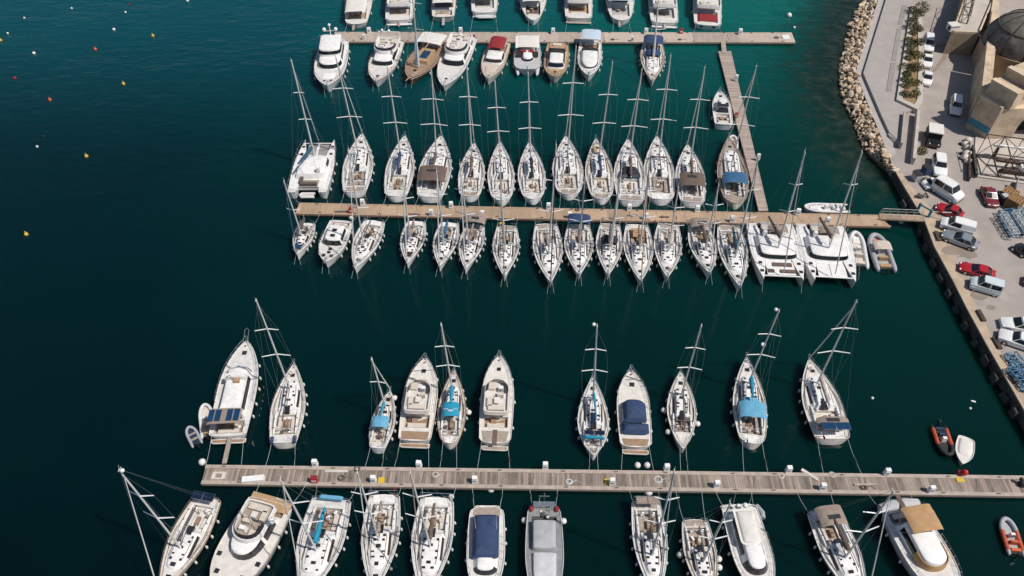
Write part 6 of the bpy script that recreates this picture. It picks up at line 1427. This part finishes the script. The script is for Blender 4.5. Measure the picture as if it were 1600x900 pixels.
# ------------------------------------------------------------------ steel frame shed, trusses, pallets, sacks
b0 = [at(x, y, QZ+.03) for x, y in ((1524, 213), (1660, 226), (1660, 296), (1519, 276))]
o = MB().prism([(p.x, p.y) for p in b0], QZ-.1, QZ+.22).build('concrete_slab', 'roof_pale', smooth=False); tag(o, 'pale concrete slab carrying the rusty open steel frame beside the fort', 'slab')
shed = lattice('steel_frame', 'open rusty steel frame of braced bars standing on the pale slab', 'steel frame', (1529, 258), (1640, 273), 5.2, 4.2, 4, 'rust', QZ+.22, .09)
hl = shed.matrix_world
fx = (at(1640, 273, QZ)-at(1529, 258, QZ)).length/2
MB().box((-.8, .2, 1.3), (fx*.9, .5, .35)).build('beam', 'rust', shed); MB().box((fx*.1, 2.0, 2.9), (fx*1.6, .35, .25)).build('beam', 'gel_bright', shed)
MB().box((fx*.35, -.2, .9), (fx*.55, 1.9, .9), taper=.05).build('work_bench', 'gel_bright', shed); MB().box((-.5, -1.2, .5), (fx*.8, .6, .5), taper=.2).build('scrap_pile', 'rust', shed)
p = at(1556, 238, 3); ho = empty('chain_hoist', (p.x, p.y, QZ+.22)); tag(ho, 'black hoist with raised arms standing inside the rusty steel frame', 'hoist')
MB().box((0, 0, .9), (.5, .4, 1.8), taper=.3).build('stand', 'rubber', ho); MB().tube((-.9, 0, 2.3), (.8, .1, 1.9), .16, n=7).build('arm', 'rubber', ho); MB().ball((.35, 0, 2.15), .3).build('motor', 'canvas_navy', ho)
wall((1515, 222), (1516, 277), .3, QZ-.1, QZ+.9, 'low_wall', 'rust', 'low rusty brown wall at the left side of the pale slab')
o = wall((1521, 226), (1527, 272), .4, QZ+.2, QZ+.9, 'hedge_screen', 'dome_rib', 'narrow dark green screen inside the left side of the steel frame', 'screen')
for i, (x, y, r_) in enumerate(((1508, 225, .55), (1512, 231, .7), (1511, 240, .8), (1508, 246, .75), (1513, 219, .6), (1512, 252, .6))):
    p = at(x, y, QZ+.3); mb = MB().ball((0, 0, .35), r_, (1.1, .9, .75), 9, 6, jit=.12); ob = mb.build('builders_sack', 'sack', sharp=70); ob.location = (p.x, p.y, QZ)
    tag(ob, 'bulging white sack in the heap beside the rusty low wall', 'sack', 'white sacks heaped by the rusty wall')
for i, (x, y) in enumerate(((1502, 224), (1503, 239), (1504, 247))):
    p = at(x, y, QZ+.2); ob = MB().ball((0, 0, .15), .4, (1.2, .8, .7), 7, 5, jit=.2).build('rubbish_bag', 'rubber', sharp=70); ob.location = (p.x, p.y, QZ); tag(ob, 'small black rubbish bag lying left of the white sacks', 'rubbish bag', 'black bags by the white sacks')
def pallets(a, rz, n_, label):
    p = at(*a, QZ); rt = empty('pallet_stack', (p.x, p.y, QZ), rz); tag(rt, label, 'pallet stack')
    for k in range(n_):
        mb = MB()
        for j in range(5): mb.box((-.8+.4*j, 0, .2*k+.17), (.28, 2.2, .04))
        for y in (-1, 0, 1): mb.box((0, y, .2*k+.08), (2.0, .16, .13))
        mb.build('pallet', 'pallet', rt)
pallets((1581, 323), -.9, 9, 'tall stack of orange-brown pallets beside the dark red car'); pallets((1573, 309), -.9, 7, 'shorter stack of brown pallets behind the tall pallet stack')
p = at(1566, 316, QZ); o = empty('dark_bin', (p.x, p.y, QZ), .3); tag(o, 'dark bin with a pale lid between the dark red car and the pallets', 'bin'); tier(MB(), [(-.7, -.7), (.7, -.7), (.7, .7), (-.7, .7)], 0, 1.3, -.08, .05).build('bin_body', 'rubber', o); MB().box((0, .1, 1.36), (.9, .8, .08)).build('lid', 'sail_grey', o)
p = at(1582, 299, QZ); o = MB().box((0, 0, .9), (2.6, .1, 1.8)).box((.9, .3, .5), (.12, .7, 1.0)).build('grey_board', 'gel_grey'); o.location = (p.x, p.y, QZ); o.rotation_euler = (0, 0, 1.05); tag(o, 'grey board standing upright behind the pallet stacks', 'board')
for i, (a, b) in enumerate((((1562, 335), (1583, 371)), ((1571, 333), (1593, 369)), ((1580, 332), (1603, 368)), ((1590, 331), (1614, 368)))):
    lattice('blue_truss', ('leftmost blue and white lattice truss lying below the pallets', 'second blue lattice truss from the left below the pallets', 'third blue lattice truss lying below the pallets', 'rightmost blue lattice truss below the pallets, at the picture edge')[i], 'truss', a, b, 1.0, .8, 7, 'blue_steel', QZ, .07, 'blue trusses stacked on the quay')
    if i % 2 == 0: lattice('white_truss', ('white truss stacked on the leftmost blue truss', '', 'white truss stacked on the third blue truss')[i], 'truss', (a[0]+4, a[1]+1), (b[0]+4, b[1]-1), .8, .6, 7, 'tube_white', QZ+.95, .05, 'white trusses stacked on the quay')
for i, (a, b, l_) in enumerate((((1576, 556), (1612, 600), 'blue lattice truss lying on the quay near the two white cars'), ((1578, 578), (1606, 612), 'blue lattice truss nearest the timber stop at the picture edge'))):
    lattice('blue_truss', l_, 'truss', a, b, 1.4, .7, 5, 'blue_steel', QZ, .08, 'blue trusses near the quay edge')
# gate and small things at the head of the gangway
p = at(1442, 334, QZ); o = empty('gangway_gate', (p.x, p.y, QZ), -.9); tag(o, 'blue gate with a red and white pole at the quay end of the gangway', 'gate')
for sd in (-1, 1): MB().box((sd*.95, 0, .75), (.35, .3, 1.5)).build('gate_post', 'blue_panel', o)
MB().box((0, .05, 1.2), (1.5, .08, .25)).build('gate_panel', 'blue_panel', o); MB().tube((1.0, .2, 1.0), (3.2, 1.4, 1.7), .07, n=6).build('barrier_pole', 'gel_bright', o); MB().tube((1.6, .52, 1.19), (2.2, .85, 1.38), .08, n=6).build('barrier_band', 'red', o)
for (x, y, mt, lb, nm) in ((1430, 281, 'gel_grey', 'grey rubbish container near the quay edge beside the camper van', 'rubbish_container'), (1445, 271, 'canvas_navy', 'tall dark blue container beside the white estate car', 'rubbish_container')):
    p = at(x, y, QZ); o = empty(nm, (p.x, p.y, QZ), .2); tag(o, lb, 'container'); tier(MB(), [(-.5, -.6), (.5, -.6), (.5, .6), (-.5, .6)], .1, 1.3, -.06, .05).build('container_body', mt, o); MB().box((0, 0, 1.36), (1.15, 1.35, .1)).build('lid', 'rubber', o)
p = at(1438, 309, QZ); o = MB().path([(-.8, 0, .1), (-.3, .4, .5), (.3, .1, .25), (.8, .5, .55), (1.2, -.1, .1)], .16, 6).ball((0, 0, .25), .4, (1.4, 1, .7), 8, 5, jit=.15).build('rope_heap', 'rope_dark'); o.location = (p.x, p.y, QZ); tag(o, 'dark heap of rope and nets between the camper van and the gangway', 'rope heap')
# ------------------------------------------------------------------ things on the piers
def pedestal(px, py, label, group, h=1.0, z=PZ+.06, w_=.34, tilt=0):
    p = at(px, py, z); o = empty('service_pedestal', (p.x, p.y, z), random.uniform(-.1, .1)); tag(o, label, 'pedestal', group)
    tier(MB(), [(-w_, -w_*.75), (w_, -w_*.75), (w_, w_*.75), (-w_, w_*.75)], 0, h, .05, .06).build('cabinet', 'white_paint', o)
    MB().box((0, 0, h+.045), (w_*1.7, w_*1.3, .08)).build('cap', 'gel_bright', o); MB().box((0, -w_*.74, h*.6), (w_, .03, h*.35)).build('socket_panel', 'gel_grey', o)
def row(pts, txt, group, **k):
    for i, (x, y) in enumerate(pts): pedestal(x, y, f'{ords[i]} white pedestal from the left {txt}', group, **k)
row([(493, 727), (655, 729), (852, 731), (1041, 734), (1231, 737), (1384, 741)], 'on the far edge of the wooden pier', 'pedestals on the far edge of the wooden pier')
row([(584, 752), (742, 753), (956, 756), (1119, 760), (1284, 764), (1453, 768)], 'on the near edge of the wooden pier', 'pedestals on the near edge of the wooden pier')
row([(567, 320), (705, 324), (857, 326), (983, 328), (1089, 330), (1246, 335)], 'on the far edge of the tan pier', 'pedestals on the far edge of the tan pier', w_=.36)
row([(674, 336), (754, 338), (890, 340), (1009, 342), (1143, 346), (1292, 348)], 'on the near edge of the tan pier', 'pedestals on the near edge of the tan pier', w_=.33)
row([(577, 51), (720, 51), (864, 52), (1009, 52), (1156, 53)], 'on the far edge of the concrete pier', 'pedestals on the far edge of the concrete pier', w_=.4)
row([(569, 61), (695, 62), (841, 63), (988, 64)], 'on the near edge of the concrete pier', 'pedestals on the near edge of the concrete pier', w_=.3, h=.9)
pedestal(1150, 125, 'white pedestal half way along the slanting narrow walkway', None, w_=.3); pedestal(1184, 249, 'white pedestal near the lower end of the slanting narrow walkway', None, w_=.3)
def small(px, py, z, mb, name, mat, label, cat, group=None, rz=0.0):
    p = at(px, py, z); o = mb.build(name, mat); o.location = (p.x, p.y, z); o.rotation_euler = (0, 0, rz); return tag(o, label, cat, group)
def fire(px, py, label, s_=1.0):
    p = at(px, py, PZ); o = empty('fire_box', (p.x, p.y, PZ), 0); tag(o, label, 'fire box', 'red fire boxes on the piers'); MB().box((0, 0, .5*s_), (.75*s_, .5*s_, 1.0*s_), taper=.05).build('cabinet', 'red', o); MB().box((0, -.26*s_, .55*s_), (.55*s_, .04, .3*s_)).build('panel', 'canvas_cream', o); MB().box((.05, 0, 1.03*s_), (.8*s_, .55*s_, .06)).build('lid', 'canvas_red', o)
fire(492, 753, 'red fire box on the wooden pier, left of its pale plank'); fire(549, 332, 'red fire box on the tan pier near its left end', .9); fire(740, 61, 'small red fire box on the concrete pier behind the red awning boat', .8); fire(1064, 52, 'red fire box on the far edge of the concrete pier', .9); fire(1150, 183, 'red fire box on the narrow walkway by the fishing cruiser', .8)
small(396, 750, PZ, MB().box((0, 0, .22), (2.6, .75, .4), taper=.05), 'white_box', 'white_paint', 'long low white box lying on the left end of the wooden pier', 'box', rz=.12)
small(526, 736, PZ, MB().box((0, 0, .04), (2.7, .35, .08)), 'plank', 'gel_beige', 'pale loose plank lying on the wooden pier right of the red box', 'plank')
small(596, 751, PZ, MB().box((0, 0, .06), (.75, .75, .12)), 'yellow_mat', 'yellow', 'yellow mat at the foot of the gangplank from the small turquoise boat', 'mat'); small(948, 753, PZ, MB().box((0, 0, .06), (.6, .7, .12)), 'yellow_mat', 'yellow', 'yellow mat beside a pedestal, below the pointed stern turquoise cover yacht', 'mat')
small(342, 743, PZ, MB().box((0, 0, .03), (1.6, .95, .06)).box((0, .0, .09), (.8, .55, .06)), 'floor_hatch', 'gel_beige', 'pale square hatch plate with a reddish centre at the left end of the wooden pier', 'hatch plate'); small(342, 743, PZ+.125, MB().box((0, 0, .01), (.7, .5, .02)), 'red_plate', 'canvas_taupe', 'reddish plate on the pale hatch at the wooden pier end', 'plate')
small(1265, 742, PZ, MB().box((0, 0, .08), (2.1, .4, .1)), 'plank', 'gel_beige', 'loose plank lying askew on the far edge of the wooden pier', 'plank', rz=-.7); small(1352, 757, PZ+.1, MB().box((0, 0, .03), (2.6, .22, .06)), 'plank', 'beam_grey', 'thin pale plank along the near side of the wooden pier at right', 'plank', rz=.03)
def coil(px, py, label, mat='rope_dark', r_=.4, z=PZ):
    mb = MB()
    for k in range(3): mb.path([((r_-.07*k)*math.cos(6.283*i/14), (r_-.07*k)*.9*math.sin(6.283*i/14), .05+.04*k) for i in range(14)], .05, 5, closed=True)
    mb.path([(r_, 0, .05), (r_+.5, .2, .04), (r_+.9, -.15, .04)], .04, 5); small(px, py, z, mb, 'rope_coil', mat, label, 'rope coil', 'rope coils on the piers')
coil(680, 742, 'dim rope coil on the wooden pier left of the L-shaped lounge yacht', 'rope'); coil(558, 733, 'brown rope coil at the far edge of the wooden pier near the yellow mat'); coil(533, 747, 'dark rope coil between the pale plank and a pedestal'); coil(1349, 762, 'dark rope coil at the near edge of the wooden pier, right part'); coil(1300, 742, 'light rope coil on the wooden pier below the sand boom cover yacht', 'rope'); coil(1220, 744, 'pale rope coil on the wooden pier below the sky blue bimini', 'rope'); coil(889, 753, 'pale tangled rope on the wooden pier behind the grey launch', 'rope_pale'); coil(1028, 750, 'pale frayed rope on the wooden pier', 'rope_pale', .5); coil(902, 328, 'dark rope coil on the far edge of the tan pier', r_=.35); coil(1213, 59, 'dark rope coil near the right end of the concrete pier', r_=.45); coil(957, 62, 'dark rope coil on the concrete pier between two white pedestals', r_=.35); coil(1062, 62, 'dark rope coil on the concrete pier below the red fire box', r_=.35)
for i, (x, y) in enumerate(((534, 331), (645, 335), (731, 339), (960, 342), (1048, 339), (988, 337), (1038, 339.5))):
    small(x, y, PZ, MB().box((0, 0, .05), (1.5 if i else 2.2, .32, .1)), 'rubber_mat', 'cushion_dark', f'{ords[i]} dark rubber mat from the left lying on the tan pier' if i < 5 else ('dark rubber mat at the centre line of the tan pier' if i == 5 else 'dark rubber mat beside the far row pedestals on the tan pier'), 'mat', 'dark mats on the tan pier') if i not in (4, ) else None
small(1228, 58, PZ, MB().box((0, 0, .03), (1.4, 1.5, .05)), 'floor_plate', 'gel_bright', 'square white panel at the right tip of the concrete pier', 'panel')
# cluster of red and yellow buoys on the far edge of the wooden pier
p = at(1502, 742, PZ); o = empty('buoy_cluster', (p.x, p.y, PZ)); tag(o, 'bunch of red buoys on the far edge of the wooden pier by the rowing boat', 'buoys')
for (x, y, z, m_) in ((0, 0, .4, 'red'), (.35, .1, .35, 'red'), (-.3, .15, .3, 'canvas_red'), (.1, -.1, .8, 'red')): MB().ball((x, y, z), .33, seg=10, rings=7).build('buoy', m_, o)
small(1500, 750, PZ, MB().box((0, 0, .05), (.9, .6, .1)), 'yellow_mat', 'yellow', 'yellow mat in front of the bunch of red buoys', 'mat')
p = at(1597, 758, PZ); o = MB().box((0, 0, .35), (.8, .7, .7), taper=.15).ball((-.3, .3, .8), .25).build('dark_equipment', 'rubber'); o.location = (p.x, p.y, PZ); tag(o, 'dark equipment box at the right edge on the wooden pier', 'box')
# ------------------------------------------------------------------ buoys and floating bits
def buoy(px, py, mat, label, r_=.35, cone=False):
    p = at(px, py, .1); mb = MB().ball((0, 0, .1), r_, seg=10, rings=7)
    if cone: mb.tube((0, 0, .1+r_*.8), (0, 0, .1+r_*2.0), r_*.5, r_*.12, n=8)
    o = mb.build('buoy', mat); o.location = (p.x, p.y, 0); tag(o, label, 'buoy', 'mooring buoys on open water')
BU = [(38, 28, 'fender', 'white buoy at the upper left, above a pair of small white buoys'), (112, 13, 'fender', 'small white buoy near the top edge, left part'), (12, 52, 'fender', 'small white buoy close to the left edge, above the yellow one'), (1, 63, 'yellow', 'yellow buoy cut by the left edge of the picture'), (53, 83, 'fender', 'bright white buoy left of the red-orange buoy'), (149, 77, 'orange', 'red-orange buoy in the upper left water'), (202, 7, 'canvas_red', 'small purple-red buoy close to the top edge'), (196, 19, 'fender', 'tiny white buoy just below the purple-red one'), (178, 46, 'fender', 'white and dark buoy left of the yellow pillar buoy'), (239, 56, 'yellow', 'yellow pillar buoy in the upper open water'), (23, 122, 'canvas_red', 'dull dark red buoy near the left edge'), (78, 156, 'orange', 'orange buoy left of and below the yellow pillar buoy'), (193, 131, 'yellow', 'bright yellow buoy in the middle of the open water'), (68, 213, 'rubber', 'dark low buoy above a faint white one'), (58, 229, 'fender', 'faint small white buoy below a dark buoy'), (135, 244, 'yellow', 'orange-yellow buoy halfway down the open water'), (41, 366, 'yellow', 'lowest yellow buoy, alone near the left edge'), (293, 1, 'fender', 'white buoy on the top edge of the picture')]
for x, y, m_, lb in BU: buoy(x, y, m_, lb, .22 if 'small' in lb or 'tiny' in lb or 'faint' in lb else .32, m_ in ('yellow', 'orange'))
for x, y, m_, lb, r_ in ((1233, 24, 'fender', 'white buoy beyond the right end of the concrete pier', .55), (1241, 43, 'fender', 'small white buoy just off the tip of the concrete pier', .3), (767, 764, 'fender', 'white ball buoy just below the wooden pier, right of the brown boom cover yacht', .45), (1013, 768, 'fender', 'white ball buoy just below the wooden pier above the taupe cushions yacht', .55), (996, 727, 'fender', 'left of two white balls at the far edge of the wooden pier', .4), (1011, 727, 'fender', 'right of two white balls at the far edge of the wooden pier', .4), (316, 722, 'fender', 'white ball buoy off the left end of the wooden pier', .45), (549, 340, 'fender', 'white ball buoy tucked under the near edge of the tan pier', .4), (1408, 347, 'fender', 'small white buoy floating under the gangway', .35), (705, 776, 'fender', 'white ball buoy beside the stern of the brown boom cover yacht', .35), (1363, 622, 'fender', 'tiny white float alone in the green basin', .2), (1516, 638, 'fender', 'tiny white float near the white driftwood', .18)): buoy(x, y, m_, lb, r_)
small(1521, 627, .05, MB().box((0, 0, 0), (.6, .22, .1), taper=.2), 'drift_board', 'white_paint', 'white scrap of board floating in the basin', 'debris', rz=-.35)
p = at(854, 763, 0); o = empty('boom_float', (p.x, p.y, 0)); tag(o, 'orange float at the near edge of the wooden pier behind the grey launch', 'float'); MB().ball((0, 0, .25), .5, (1.6, .8, .7), 12, 7).build('float_body', 'canvas_red' if False else pm('float_orange', (.45, .15, .07), .7, .2, 2), o); MB().tube((-.8, 0, .25), (-2.6, .1, .1), .05, n=5).build('rope', 'rope_dark', o)
